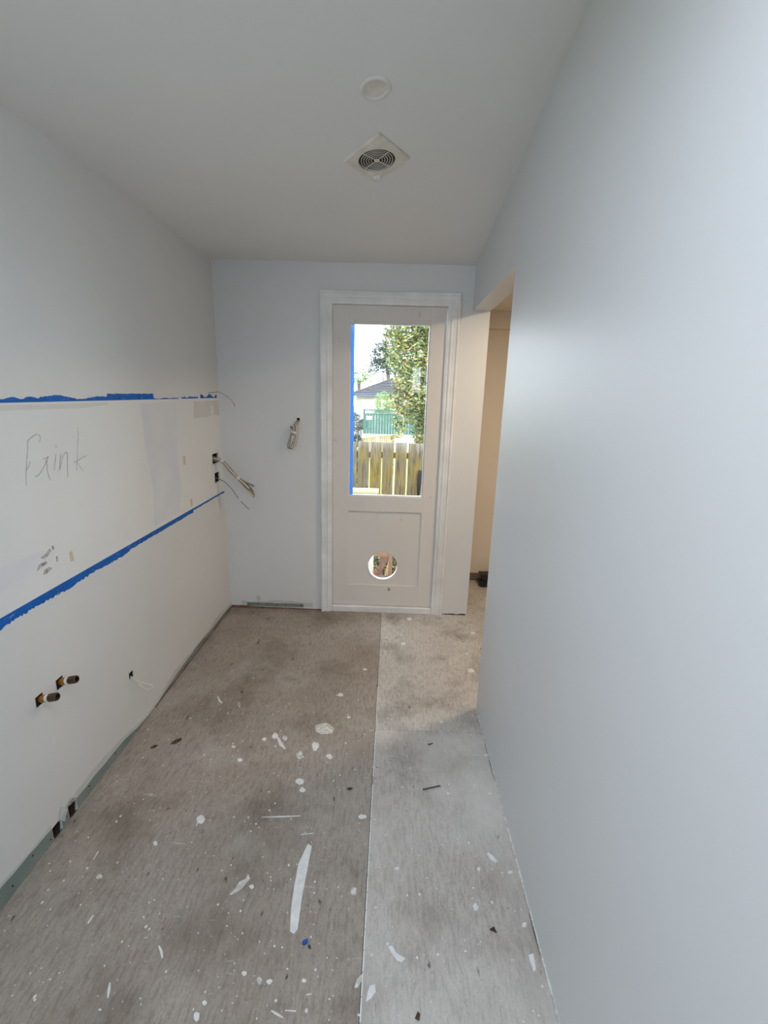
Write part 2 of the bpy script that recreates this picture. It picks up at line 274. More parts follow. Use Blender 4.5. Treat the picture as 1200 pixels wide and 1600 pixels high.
SPLASHES = [
 [(-0.2610, 1.3410), (-0.2450, 1.3320), (-0.2450, 1.2890), (-0.2460, 1.2210), (-0.2470, 1.1590), (-0.2440, 1.1010), (-0.2420, 1.0610), (-0.2520, 1.0480), (-0.2650, 1.0550), (-0.2750, 1.1180), (-0.2790, 1.1780), (-0.2810, 1.2640)],
 [(-0.4860, 1.1530), (-0.4720, 1.1740), (-0.4660, 1.1950), (-0.4480, 1.2060), (-0.4440, 1.2220), (-0.4330, 1.2070), (-0.4410, 1.1920), (-0.4540, 1.1700), (-0.4760, 1.1530)],
 [(0.0360, 1.0270), (0.0490, 1.0280), (0.0590, 1.0120), (0.0700, 1.0050), (0.0890, 0.9970), (0.0760, 0.9870), (0.0630, 0.9910), (0.0480, 1.0080)],
 [(-0.0220, 0.8920), (-0.0190, 0.9140), (-0.0130, 0.9290), (0.0010, 0.9340), (0.0040, 0.9150), (-0.0080, 0.9010)],
 [(-0.0410, 0.9520), (-0.0330, 0.9550), (-0.0370, 0.9380), (-0.0480, 0.9220), (-0.0560, 0.9230), (-0.0500, 0.9420)],
 [(0.4550, 1.0200), (0.4700, 1.0240), (0.4680, 0.9990), (0.4670, 0.9840), (0.4580, 0.9770), (0.4540, 1.0040)],
 [(-0.2410, 1.9470), (-0.2440, 1.9130), (-0.2720, 1.9040), (-0.2990, 1.9030), (-0.3280, 1.9230), (-0.3350, 1.9610), (-0.3060, 1.9770), (-0.2830, 1.9840), (-0.2630, 1.9690)],
 [(-0.2950, 1.8240), (-0.2990, 1.8090), (-0.3040, 1.7940), (-0.3160, 1.7940), (-0.3240, 1.8130), (-0.3310, 1.8340), (-0.3250, 1.8510), (-0.3130, 1.8460), (-0.3010, 1.8440)],
 [(-0.5000, 1.8800), (-0.4990, 1.8680), (-0.5080, 1.8620), (-0.5190, 1.8600), (-0.5290, 1.8720), (-0.5290, 1.8840), (-0.5280, 1.8970), (-0.5170, 1.9020), (-0.5060, 1.8920)],
 [(-0.4530, 1.8700), (-0.4530, 1.8600), (-0.4560, 1.8500), (-0.4660, 1.8520), (-0.4740, 1.8630), (-0.4780, 1.8750), (-0.4740, 1.8850), (-0.4650, 1.8840), (-0.4580, 1.8780)],
 [(-0.3270, 1.6190), (-0.3300, 1.6060), (-0.3400, 1.6010), (-0.3510, 1.6040), (-0.3610, 1.6110), (-0.3640, 1.6240), (-0.3570, 1.6320), (-0.3470, 1.6350), (-0.3350, 1.6310)],
 [(-0.3120, 1.5770), (-0.3150, 1.5670), (-0.3230, 1.5630), (-0.3310, 1.5650), (-0.3380, 1.5710), (-0.3380, 1.5800), (-0.3350, 1.5870), (-0.3280, 1.5920), (-0.3210, 1.5840)],
 [(-0.6720, 1.4230), (-0.6720, 1.4120), (-0.6770, 1.4030), (-0.6900, 1.4040), (-0.7020, 1.4150), (-0.7070, 1.4290), (-0.7010, 1.4370), (-0.6930, 1.4420), (-0.6810, 1.4340)],
 [(-0.4120, 1.1800), (-0.4130, 1.1760), (-0.4170, 1.1730), (-0.4220, 1.1750), (-0.4260, 1.1780), (-0.4310, 1.1830), (-0.4260, 1.1860), (-0.4210, 1.1890), (-0.4150, 1.1860)],
 [(-0.3150, 0.9300), (-0.3160, 0.9230), (-0.3190, 0.9180), (-0.3250, 0.9220), (-0.3290, 0.9260), (-0.3320, 0.9320), (-0.3300, 0.9370), (-0.3250, 0.9380), (-0.3200, 0.9350)],
 [(-0.2860, 0.9280), (-0.2890, 0.9250), (-0.2910, 0.9210), (-0.2980, 0.9220), (-0.3020, 0.9250), (-0.3040, 0.9290), (-0.3000, 0.9320), (-0.2950, 0.9340), (-0.2880, 0.9320)],
 [(-0.3630, 0.9440), (-0.3640, 0.9410), (-0.3670, 0.9380), (-0.3720, 0.9380), (-0.3770, 0.9420), (-0.3790, 0.9460), (-0.3760, 0.9490), (-0.3710, 0.9490), (-0.3660, 0.9480)],
 [(-0.4590, 0.8470), (-0.4580, 0.8420), (-0.4600, 0.8370), (-0.4660, 0.8370), (-0.4730, 0.8430), (-0.4760, 0.8510), (-0.4730, 0.8560), (-0.4670, 0.8550), (-0.4620, 0.8540)],
 [(-0.4500, 0.8760), (-0.4510, 0.8720), (-0.4550, 0.8700), (-0.4590, 0.8710), (-0.4630, 0.8740), (-0.4640, 0.8770), (-0.4620, 0.8790), (-0.4590, 0.8810), (-0.4540, 0.8790)],
 [(-0.0700, 1.1800), (-0.0700, 1.1700), (-0.0760, 1.1680), (-0.0820, 1.1680), (-0.0890, 1.1730), (-0.0890, 1.1850), (-0.0850, 1.1930), (-0.0780, 1.1930), (-0.0710, 1.1910)],
 [(0.3290, 1.1460), (0.3230, 1.1380), (0.3180, 1.1360), (0.3140, 1.1370), (0.3130, 1.1420), (0.3110, 1.1510), (0.3170, 1.1570), (0.3230, 1.1610), (0.3250, 1.1530)],
 [(0.3570, 1.2730), (0.3560, 1.2680), (0.3520, 1.2650), (0.3480, 1.2670), (0.3470, 1.2710), (0.3450, 1.2750), (0.3500, 1.2770), (0.3540, 1.2800), (0.3570, 1.2760)],
 [(0.4690, 1.2660), (0.4660, 1.2610), (0.4600, 1.2590), (0.4550, 1.2600), (0.4500, 1.2630), (0.4540, 1.2670), (0.4570, 1.2710), (0.4630, 1.2720), (0.4690, 1.2710)],
 [(0.4700, 1.1010), (0.4700, 1.0960), (0.4630, 1.0930), (0.4570, 1.0930), (0.4570, 1.0980), (0.4580, 1.1030), (0.4620, 1.1060), (0.4680, 1.1090), (0.4730, 1.1070)],
 [(-0.9290, 1.1930), (-0.9290, 1.1880), (-0.9340, 1.1860), (-0.9410, 1.1840), (-0.9490, 1.1890), (-0.9490, 1.1940), (-0.9480, 1.1980), (-0.9440, 1.2020), (-0.9350, 1.1990)],
 [(-0.8040, 1.3180), (-0.8030, 1.3130), (-0.8060, 1.3090), (-0.8120, 1.3090), (-0.8170, 1.3150), (-0.8230, 1.3210), (-0.8200, 1.3250), (-0.8150, 1.3280), (-0.8080, 1.3230)],
 [(-0.0520, 1.4620), (-0.0570, 1.4540), (-0.0660, 1.4520), (-0.0770, 1.4500), (-0.0840, 1.4570), (-0.0850, 1.4650), (-0.0750, 1.4680), (-0.0680, 1.4700), (-0.0570, 1.4700)],
 [(0.1880, 3.1260), (0.1850, 3.1080), (0.1740, 3.1020), (0.1600, 3.0930), (0.1550, 3.1140), (0.1520, 3.1350), (0.1660, 3.1440), (0.1760, 3.1530), (0.1830, 3.1400)],
 [(0.1370, 2.7700), (0.1290, 2.7550), (0.1190, 2.7510), (0.1110, 2.7530), (0.1020, 2.7590), (0.1060, 2.7740), (0.1110, 2.7850), (0.1210, 2.7910), (0.1300, 2.7840)],
 [(-0.1040, 2.4600), (-0.1070, 2.4510), (-0.1160, 2.4470), (-0.1260, 2.4470), (-0.1300, 2.4540), (-0.1310, 2.4620), (-0.1280, 2.4710), (-0.1180, 2.4690), (-0.1100, 2.4660)],
 [(-0.2230, 2.2090), (-0.2240, 2.1980), (-0.2340, 2.1960), (-0.2420, 2.1970), (-0.2520, 2.2020), (-0.2510, 2.2110), (-0.2480, 2.2220), (-0.2360, 2.2260), (-0.2250, 2.2190)],
 [(-0.1650, 2.0300), (-0.1680, 2.0250), (-0.1730, 2.0230), (-0.1790, 2.0220), (-0.1830, 2.0260), (-0.1850, 2.0330), (-0.1790, 2.0360), (-0.1740, 2.0380), (-0.1670, 2.0370)],
 [(-0.2230, 1.7640), (-0.2250, 1.7550), (-0.2320, 1.7460), (-0.2430, 1.7520), (-0.2500, 1.7590), (-0.2560, 1.7680), (-0.2480, 1.7760), (-0.2370, 1.7790), (-0.2290, 1.7710)],
 [(-0.6200, 1.7220), (-0.6240, 1.7160), (-0.6280, 1.7120), (-0.6370, 1.7110), (-0.6420, 1.7180), (-0.6460, 1.7240), (-0.6450, 1.7320), (-0.6340, 1.7340), (-0.6250, 1.7280)],
 [(0.5400, 2.6710), (0.5330, 2.6610), (0.5190, 2.6560), (0.5040, 2.6540), (0.5020, 2.6650), (0.4970, 2.6740), (0.5120, 2.6790), (0.5250, 2.6870), (0.5360, 2.6810)],
 [(0.5430, 2.4870), (0.5370, 2.4730), (0.5220, 2.4670), (0.5050, 2.4660), (0.5040, 2.4790), (0.5010, 2.4910), (0.5110, 2.5050), (0.5300, 2.5090), (0.5370, 2.4970)],
 [(0.6240, 2.9490), (0.6230, 2.9360), (0.6100, 2.9320), (0.6010, 2.9360), (0.5900, 2.9400), (0.5950, 2.9520), (0.6030, 2.9640), (0.6150, 2.9650), (0.6240, 2.9600)],
 [(-0.3620, 1.7650), (-0.3630, 1.7530), (-0.3670, 1.7390), (-0.3780, 1.7440), (-0.3880, 1.7550), (-0.3920, 1.7730), (-0.3840, 1.7810), (-0.3770, 1.7910), (-0.3660, 1.7820)],
 [(0.0730, 1.2630), (0.0710, 1.2590), (0.0660, 1.2580), (0.0600, 1.2560), (0.0580, 1.2610), (0.0560, 1.2650), (0.0610, 1.2670), (0.0660, 1.2680), (0.0710, 1.2670)],
 [(0.0040, 1.2620), (0.0030, 1.2580), (-0.0010, 1.2550), (-0.0060, 1.2550), (-0.0070, 1.2600), (-0.0090, 1.2640), (-0.0060, 1.2680), (-0.0020, 1.2690), (0.0020, 1.2670)],
 [(-0.1920, 0.9340), (-0.1920, 0.9300), (-0.1970, 0.9290), (-0.2010, 0.9290), (-0.2060, 0.9320), (-0.2040, 0.9350), (-0.2030, 0.9390), (-0.1990, 0.9380), (-0.1950, 0.9370)],
 [(0.0400, 1.0320), (0.0400, 1.0310), (0.0370, 1.0290), (0.0330, 1.0290), (0.0310, 1.0310), (0.0300, 1.0330), (0.0330, 1.0350), (0.0370, 1.0360), (0.0400, 1.0340)],
 [(-0.5510, 1.8560), (-0.5520, 1.8480), (-0.5560, 1.8430), (-0.5620, 1.8460), (-0.5690, 1.8500), (-0.5710, 1.8600), (-0.5660, 1.8640), (-0.5620, 1.8680), (-0.5550, 1.8660)],
 [(-0.6820, 1.8000), (-0.6810, 1.7960), (-0.6840, 1.7910), (-0.6900, 1.7940), (-0.6960, 1.7960), (-0.6970, 1.8020), (-0.6960, 1.8070), (-0.6890, 1.8070), (-0.6820, 1.8060)],
 [(0.3060, 2.0230), (0.3040, 2.0170), (0.2980, 2.0160), (0.2920, 2.0140), (0.2890, 2.0190), (0.2870, 2.0260), (0.2920, 2.0320), (0.2990, 2.0300), (0.3030, 2.0270)],
 [(0.4920, 1.8080), (0.4890, 1.8040), (0.4830, 1.8000), (0.4750, 1.8010), (0.4710, 1.8050), (0.4730, 1.8100), (0.4790, 1.8130), (0.4860, 1.8150), (0.4950, 1.8150)],
 [(0.4630, 1.5950), (0.4600, 1.5900), (0.4540, 1.5890), (0.4480, 1.5880), (0.4470, 1.5920), (0.4470, 1.5960), (0.4520, 1.5990), (0.4570, 1.6000), (0.4610, 1.5980)],
 [(0.2870, 1.5860), (0.2840, 1.5830), (0.2810, 1.5800), (0.2760, 1.5820), (0.2720, 1.5830), (0.2730, 1.5880), (0.2760, 1.5920), (0.2820, 1.5910), (0.2860, 1.5900)],
 [(-0.5040, 1.8690), (-0.4800, 1.8200), (-0.4490, 1.7970), (-0.4460, 1.8030), (-0.4690, 1.8340), (-0.4970, 1.8740)],
 [(-0.2750, 0.8640), (-0.2580, 0.8560), (-0.2390, 0.8500), (-0.2370, 0.8530), (-0.2550, 0.8610), (-0.2730, 0.8670)],
 [(-0.2380, 0.8660), (-0.2070, 0.8650), (-0.2070, 0.8680), (-0.2380, 0.8680)],
 [(-0.6450, 1.0010), (-0.6340, 0.9880), (-0.6200, 0.9710), (-0.6160, 0.9720), (-0.6260, 0.9900), (-0.6420, 1.0030)],
 [(-0.7190, 0.8750), (-0.7230, 0.8920), (-0.7330, 0.9100), (-0.7360, 0.9100), (-0.7310, 0.8920), (-0.7220, 0.8760)],
 [(0.3910, 1.3300), (0.4010, 1.3080), (0.4170, 1.2970), (0.4240, 1.3040), (0.4140, 1.3200), (0.3990, 1.3360)],
 [(-0.9940, 1.2490), (-0.9950, 1.2790), (-0.9990, 1.2810), (-0.9980, 1.2510)],
 [(-0.6990, 1.4140), (-0.6940, 1.3930), (-0.6910, 1.3920), (-0.6950, 1.4130)],
 [(-0.8970, 2.1570), (-0.8750, 2.1170), (-0.8520, 2.0990), (-0.8500, 2.1050), (-0.8690, 2.1270), (-0.8940, 2.1600)],
 [(-0.4600, 1.4400), (-0.3820, 1.4440), (-0.3090, 1.4520), (-0.3090, 1.4550), (-0.3830, 1.4500), (-0.4610, 1.4420)],
 [(-0.2930, 1.3740), (-0.2470, 1.3810), (-0.2470, 1.3840), (-0.2940, 1.3770)],
 [(-0.1850, 0.9000), (-0.1710, 0.9030), (-0.1730, 0.9070), (-0.1870, 0.9030)],
 [(-0.8860, 1.0510), (-0.8830, 1.0750), (-0.8880, 1.0770), (-0.8910, 1.0530)],
]
PENCIL = [
 [(1.4540, 1.2830), (1.4590, 1.3090), (1.4650, 1.3340), (1.4770, 1.3750), (1.4860, 1.4040), (1.4910, 1.4240), (1.5080, 1.4340), (1.5280, 1.4410), (1.5430, 1.4390), (1.5470, 1.4300), (1.5400, 1.4160)],
 [(1.4650, 1.3330), (1.4760, 1.3420), (1.4870, 1.3580)],
 [(1.5450, 1.3580), (1.5610, 1.3600), (1.5700, 1.3630), (1.5600, 1.3520), (1.5420, 1.3320), (1.5220, 1.3140), (1.5040, 1.3050), (1.4980, 1.3100)],
 [(1.5620, 1.3560), (1.5570, 1.3320), (1.5560, 1.3080), (1.5640, 1.2800)],
 [(1.6080, 1.3660), (1.5990, 1.3420), (1.5880, 1.3130)],
 [(1.6150, 1.4000), (1.6130, 1.3880)],
 [(1.6340, 1.3670), (1.6230, 1.3390), (1.6120, 1.3060)],
 [(1.6170, 1.3140), (1.6330, 1.3420), (1.6490, 1.3610), (1.6630, 1.3670), (1.6640, 1.3500), (1.6580, 1.3170), (1.6510, 1.2750)],
 [(1.7420, 1.4520), (1.7380, 1.4200), (1.7250, 1.3780), (1.7130, 1.3300), (1.7030, 1.2920)],
 [(1.7700, 1.3410), (1.7380, 1.3350), (1.7090, 1.3270), (1.6920, 1.3230)],
 [(1.7090, 1.3270), (1.7220, 1.3070), (1.7400, 1.2860)],
]
# ------------------------------------------------------------------ the room shell
def Cz(x, y):
    """the raked ceiling: level along the left wall and the back wall, rising towards the near right corner"""
    return H + 0.15*(x-XL)/(XR-XL)*(D-max(y, 0.9))
YR = -1.6        # rear of the room, behind the photographer
HOLES_LEFT = [(3.03, 3.135, 1.120, 1.186), (3.05, 3.14, 0.990, 1.056), (1.343, 1.378, 0.532, 0.572), (1.442, 1.478, 0.530, 0.572),
              (1.868, 1.902, 0.284, 0.318), (1.40, 1.445, 0.0, 0.058), (1.315, 1.36, 0.0, 0.05)]
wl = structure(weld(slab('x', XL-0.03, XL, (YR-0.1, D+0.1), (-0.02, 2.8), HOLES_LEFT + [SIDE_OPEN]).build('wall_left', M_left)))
for h in HOLES_LEFT:                                                   # dark plates just inside the holes, in place of their shade
    dd = 0.026 if h[2] < 0.1 else 0.009 if h[2] > 0.9 else 0.003
    MB().box(XL-dd-0.002, XL-dd, h[0], h[1], max(h[2], 0.001), h[3]).build('cavity_shade', M_dark, wl)
DOOR_HOLE = (-0.43, 0.352, 0.0, 2.172)
CABLE_HOLE = (-0.656, -0.636, 1.392, 1.428)
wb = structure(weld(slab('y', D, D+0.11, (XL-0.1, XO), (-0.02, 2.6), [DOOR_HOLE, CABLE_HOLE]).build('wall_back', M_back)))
MB().box(CABLE_HOLE[0]-0.01, CABLE_HOLE[1]+0.01, D+0.04, D+0.05, CABLE_HOLE[2]-0.01, CABLE_HOLE[3]+0.01).build('cavity_shade', M_dark, wb)  # dark plate in place of the shade in the cable hole
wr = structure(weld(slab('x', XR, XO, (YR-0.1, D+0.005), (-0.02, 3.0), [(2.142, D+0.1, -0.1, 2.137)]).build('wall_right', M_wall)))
structure(weld(slab('y', YR-0.1, YR, (XL-0.1, XO), (-0.02, 3.0), [REAR_OPEN]).build('wall_rear', M_wall)))
wn = structure(empty('window_1'))                                      # frame of the window beside the photographer
for b in ((SIDE_OPEN[0], SIDE_OPEN[0]+0.05, SIDE_OPEN[2], SIDE_OPEN[3]), (SIDE_OPEN[1]-0.05, SIDE_OPEN[1], SIDE_OPEN[2], SIDE_OPEN[3]), (SIDE_OPEN[0]+0.05, SIDE_OPEN[1]-0.05, SIDE_OPEN[3]-0.05, SIDE_OPEN[3])):
    MB().box(XL-0.045, XL-0.002, *b).build('window_frame', M_gloss, wn)
wn2 = structure(empty('window_2'))
for b in ((REAR_OPEN[0], REAR_OPEN[0]+0.015, REAR_OPEN[2], REAR_OPEN[3]), (REAR_OPEN[1]-0.015, REAR_OPEN[1], REAR_OPEN[2], REAR_OPEN[3]), (REAR_OPEN[0]+0.015, REAR_OPEN[1]-0.015, REAR_OPEN[2], REAR_OPEN[2]+0.015)):
    MB().box(b[0], b[1], YR-0.06, YR-0.03, b[2], b[3]).build('window_frame', M_gloss, wn2)

cm = MB(); nx, ys = 12, [D+0.02 - (D+0.02-0.9)*i/24 for i in range(25)] + [SKYLIGHT[3], SKYLIGHT[2], YR-0.02]
xs = sorted([XL-0.02, XR+0.02, SKYLIGHT[0], SKYLIGHT[1]] + [XL-0.02+(XR-XL+0.04)*i/nx for i in range(1, nx)])
idx = {}
for lay, dz in ((0, 0.0), (1, 0.12)):
    for i, x in enumerate(xs):
        for j, y in enumerate(ys):
            idx[lay, i, j] = len(cm.v); cm.v.append((x, y, Cz(x, y)+dz))
for i in range(len(xs)-1):
    for j in range(len(ys)-1):
        if SKYLIGHT[0] < (xs[i]+xs[i+1])/2 < SKYLIGHT[1] and SKYLIGHT[2] < (ys[j]+ys[j+1])/2 < SKYLIGHT[3]: continue
        for lay in (0, 1): cm.f.append((idx[lay, i, j], idx[lay, i+1, j], idx[lay, i+1, j+1], idx[lay, i, j+1]))
ceil = structure(weld(cm.build('ceiling', M_ceil)))

kb = MB(); k0, k1, k2, k3 = SKYLIGHT                                   # timber kerb round the roof light
for b in ((k0-0.02, k0, k2-0.02, k3+0.02), (k1, k1+0.02, k2-0.02, k3+0.02), (k0, k1, k2-0.02, k2), (k0, k1, k3, k3+0.02)): kb.box(*b, 2.52 if b[1] <= k1 else 2.56, 2.84)
kb.build('skylight_kerb', M_ceil, ceil)['kind'] = 'stuff'
# the side hall through the opening on the right
structure(MB().box(XO-0.11, XO, D+0.1, 4.0, -0.02, 2.6).build('wall_hall_left', M_hall))
whb = structure(MB().box(XO-0.1, 2.3, 3.92, 4.02, -0.02, 2.6).build('wall_hall_back', M_hall))
MB().box(XO, 2.2, 3.86, 3.921, 2.12, 2.26).build('bulkhead', M_hall, whb)
structure(MB().box(2.2, 2.3, 0.4, 4.0, -0.02, 2.6).build('wall_hall_right', M_hall))
structure(MB().box(XO-0.01, 2.3, 0.3, 0.4, -0.02, 2.6).build('wall_hall_front', M_hall))
structure(MB().box(XO-0.005, 2.25, 0.35, 3.95, 2.25, 2.35).build('ceiling_hall', M_hall))
structure(MB().box(XO, 2.2, 3.906, 3.9205, 0.006, 0.07).build('baseboard_back', M_base, bevel=0.003))

# floor: bare sheets with open joints, over a dark subfloor
fl = structure(MB().box(XL-0.03, 2.3, YR-0.1, 4.0, -0.06, -0.0185).build('floor', M_subfloor))
JX, g = -0.038, 0.0009
for (x0, x1, y0, y1, m) in ((XL-0.005, JX-g, 0.42, D+0.06, M_sheetA), (XL-0.005, JX-g, YR, 0.42-2*g, M_sheetA), (JX+g, XR+0.05, YR, 1.949-g, M_sheetB), (JX+g, 2.2, 1.949+g, 3.335-g, M_sheetC), (XO-0.01, 2.2, 3.335+g, 3.93, M_sheetC),
                            (XO-0.02, 2.2, 0.4, 1.949-g, M_sheetC)):
    MB().box(x0, x1, y0, y1, -0.018, 0).build('floor_sheet', m, fl, bevel=0.0005)
for (y0, y1) in ((0.85, 1.62), (1.66, 1.93), (2.0, 2.3)):             # dried filler squeezed out of the long joint
    mb = MB(); n = 14
    for i in range(n):
        a, b = y0+(y1-y0)*i/n, y0+(y1-y0)*(i+0.93)/n
        mb.box(JX+g, JX+g+0.0036+random.uniform(0, 0.0012), a, b, 0, 0.0012)
    mb.build('joint_filler', M_splash, fl)['kind'] = 'stuff'
def splash(poly, h):
    mb = MB(); c = Vector((sum(p[0] for p in poly)/len(poly), sum(p[1] for p in poly)/len(poly), 0)); n = len(poly)
    lo = [Vector((x, y, 0.0002)) for x, y in poly]; hi = [c+(p-c)*0.94+Vector((0, 0, h)) for p in lo]
    return mb.add(lo+hi, [tuple(range(n, 2*n))] + [(i, (i+1) % n, n+(i+1) % n, n+i) for i in range(n)])
for i, poly in enumerate(SPLASHES):
    splash(poly, 0.0009).build('paint_splash', M_splash2 if i in (1, 6, 9, 19, 37) or i % 5 == 4 else M_splash, fl)
sp = MB()                                                              # the countless small drips
for k in range(1000):
    x = random.uniform(XL+0.03, XR-0.02); y = random.choice((random.uniform(0.75, 3.15), random.uniform(0.85, 2.2)))
    if y > 2.2 and random.random() < 0.3: x = random.uniform(-0.1, 0.7)
    r = random.choice((0.001, 0.0012, 0.0014, 0.0018, 0.0022, 0.0022, 0.003, 0.004)); n = 6; a0 = random.uniform(0, 6.3)
    el = random.uniform(0.5, 1.6)
    sp.add([(x+r*math.cos(a0+2*math.pi*i/n)*random.uniform(0.7, 1.1), y+el*r*math.sin(a0+2*math.pi*i/n)*random.uniform(0.7, 1.1), 0.0007) for i in range(n)], [tuple(range(n))])
sp.build('paint_specks', M_splash, fl)['kind'] = 'stuff'

# bare strips left where the skirting boards came off, and the filler above them
TOP = [(0.3, 0.075), (1.08, 0.072), (1.2, 0.062), (1.33, 0.052), (1.45, 0.048), (1.6, 0.046), (1.8, 0.034), (1.9, 0.012), (1.99, 0.003), (2.07, 0.004), (2.17, 0.02), (2.4, 0.034), (2.62, 0.04), (2.85, 0.03), (3.05, 0.026), (3.215, 0.018)]
def top(y):
    for (a, p), (b, q) in zip(TOP, TOP[1:]):
        if a <= y <= b: return p+(q-p)*(y-a)/(b-a)
    return 0.075
def cut_strip(fn):
    mb = MB()
    for (y0, y1) in ((0.76, 1.313), (1.362, 1.398), (1.447, 3.215)): fn(mb, y0, y1)
    return mb
cut_strip(lambda mb, a, b: strip_left(mb, a, b, 0.0, lambda y: top(y)+0.022+0.012*math.sin(y*9), max(3, int((b-a)*22)), 0.004, x1=XL+0.0006)).build('filler_band', M_filler, wl)
cut_strip(lambda mb, a, b: strip_left(mb, a, b, 0.0, top, max(3, int((b-a)*30)), 0.002, x1=XL+0.0012)).build('bare_strip', M_strip, wl)
mb = MB()
for y, z in ((1.13, 0.03), (1.22, 0.045), (1.3, 0.02), (1.385, 0.03), (1.52, 0.035), (1.7, 0.03), (2.5, 0.02), (2.7, 0.022)):
    mb.lathe([(0.0, 0.0012), (0.003, 0.0012), (0.003, 0)], (XL+0.0012, y, z), (1, 0, 0), 8)
mb.build('nail_holes', M_dark, wl)
strip_left(MB(), 2.05, 3.21, 0.0, 0.008, 20, 0.003, x1=XL+0.004).build('timber_edge', M_redwood, wl)
mb = MB()                                                              # back wall, left of the door
def strip_back(mb, x0, x1, z0, topf, n, amp, y1):
    xs_ = [x0+(x1-x0)*i/n for i in range(n+1)]; t = [topf(x)+random.uniform(-amp, amp) for x in xs_]
    for i in range(n): mb.prism([(xs_[i], D+0.0005, z0), (xs_[i+1], D+0.0005, z0), (xs_[i+1], D+0.0005, t[i+1]), (xs_[i], D+0.0005, t[i])], (0, y1-D-0.0005, 0))
    return mb
strip_back(MB(), -1.10, -0.56, 0.02, lambda x: 0.062+0.008*math.sin(x*14), 16, 0.004, D-0.0006).build('filler_band', M_filler, wb)
strip_back(MB(), -1.06, -0.63, 0.018, lambda x: 0.046, 14, 0.0025, D-0.0012).build('bare_strip', M_strip, wb)
strip_back(MB(), XL+0.003, -0.492, 0.0, lambda x: 0.019-0.010*(x+1.18)/0.7, 14, 0.0015, D-0.003).build('timber_edge', M_redwood, wb)
mb = MB()
for x in (-1.045, -0.975, -0.905, -0.83, -0.765, -0.645): mb.lathe([(0.0, 0.0012), (0.004, 0.0012), (0.004, 0)], (x, D-0.0012, 0.034), (0, -1, 0), 8)
mb.build('nail_holes', M_dark, wb)
strip_back(MB(), -0.985, -0.955, 0.06, lambda x: 0.098, 3, 0.004, D-0.0006).build('filler_dab', M_filler, wb)
mb = MB()
for i in range(9): mb.box(0.42+i*0.0195, 0.42+i*0.0195+0.016+random.uniform(0, 0.004), D-0.001, D, 0.0, 0.006+random.uniform(-0.003, 0.004))
mb.build('gap_under_board', M_dark, wb)
mb = MB(); n = 26                                                      # right wall: thin open gap and a bead of sealant along the floor
for i in range(n):
    a = 0.3+(2.142-0.3)*i/n; b = a+(2.142-0.3)/n
    mb.box(XR-0.0045+random.uniform(-0.001, 0.001), XR+0.001, a, b, 0, 0.007+random.uniform(-0.002, 0.003))
mb.build('sealant_bead', M_splash2, wr)
mb = MB()
for i in range(9):
    a = random.uniform(0.8, 2.05); mb.box(XR-0.0055, XR-0.003, a, a+random.uniform(0.02, 0.09), 0, 0.003)
mb.build('floor_gap', M_base, wr)

# primed band of the left wall between the two tape lines, with its patches
mbp = slab('x', XL-0.0003, XL+0.0004, (0.76, D-0.001), (0.905, 1.546), [h for h in HOLES_LEFT if h[2] > 0.9]); mbp.build('primed_band', M_primer, wl)
def patch(poly, m, name='paint_patch', t=0.0008):
    MB().prism([(XL+0.0003, y, z) for y, z in poly], (t-0.0003, 0, 0)).build(name, m, wl)
patch([(2.20, 1.528), (2.56, 1.53), (2.57, 1.40), (2.53, 1.25), (2.55, 1.05), (2.50, 0.925), (2.22, 0.93), (2.25, 1.1), (2.21, 1.3)], M_patch)
patch([(2.80, 1.530), (3.20, 1.53), (3.205, 1.428), (3.1, 1.438), (2.97, 1.43), (2.78, 1.432), (2.79, 1.48)], M_patch2, t=0.0009)
patch([(3.06, 1.50), (3.10, 1.50), (3.10, 1.44), (3.055, 1.44)], M_primer, t=0.0012)
patch([(0.9, 1.525), (1.5, 1.523), (1.78, 1.52), (1.95, 1.53), (1.95, 1.538), (0.9, 1.54)], M_patch2)
patch([(1.0, 1.04), (1.30, 1.058), (1.48, 1.055), (1.545, 1.035), (1.50, 0.99), (1.30, 0.985), (1.0, 0.972)], M_patch, t=0.0007)
patch([(1.602, 1.000), (1.618, 1.005), (1.622, 0.965), (1.604, 0.968)], M_yellow, t=0.0012)
patch([(2.652, 0.965), (2.675, 0.967), (2.675, 0.925), (2.655, 0.925)], M_yellow, t=0.0012)
patch([(2.60, 1.23), (2.63, 1.23), (2.625, 1.18), (2.6, 1.18)], M_yellow, t=0.0012)
for poly in ([(1.462, 1.033), (1.485, 1.036), (1.51, 1.05), (1.518, 1.04), (1.50, 1.028), (1.48, 1.022)], [(1.452, 1.012), (1.487, 1.013), (1.49, 1.002), (1.46, 0.999), (1.44, 0.994)],
             [(1.47, 0.985), (1.495, 0.988), (1.51, 0.978), (1.48, 0.968), (1.465, 0.97)], [(1.522, 1.052), (1.53, 1.056), (1.532, 1.04), (1.524, 1.04)], [(1.535, 1.01), (1.542, 1.012), (1.54, 0.99), (1.535, 0.99)]):
    patch(poly, M_scuff, 'torn_paper', 0.0010)

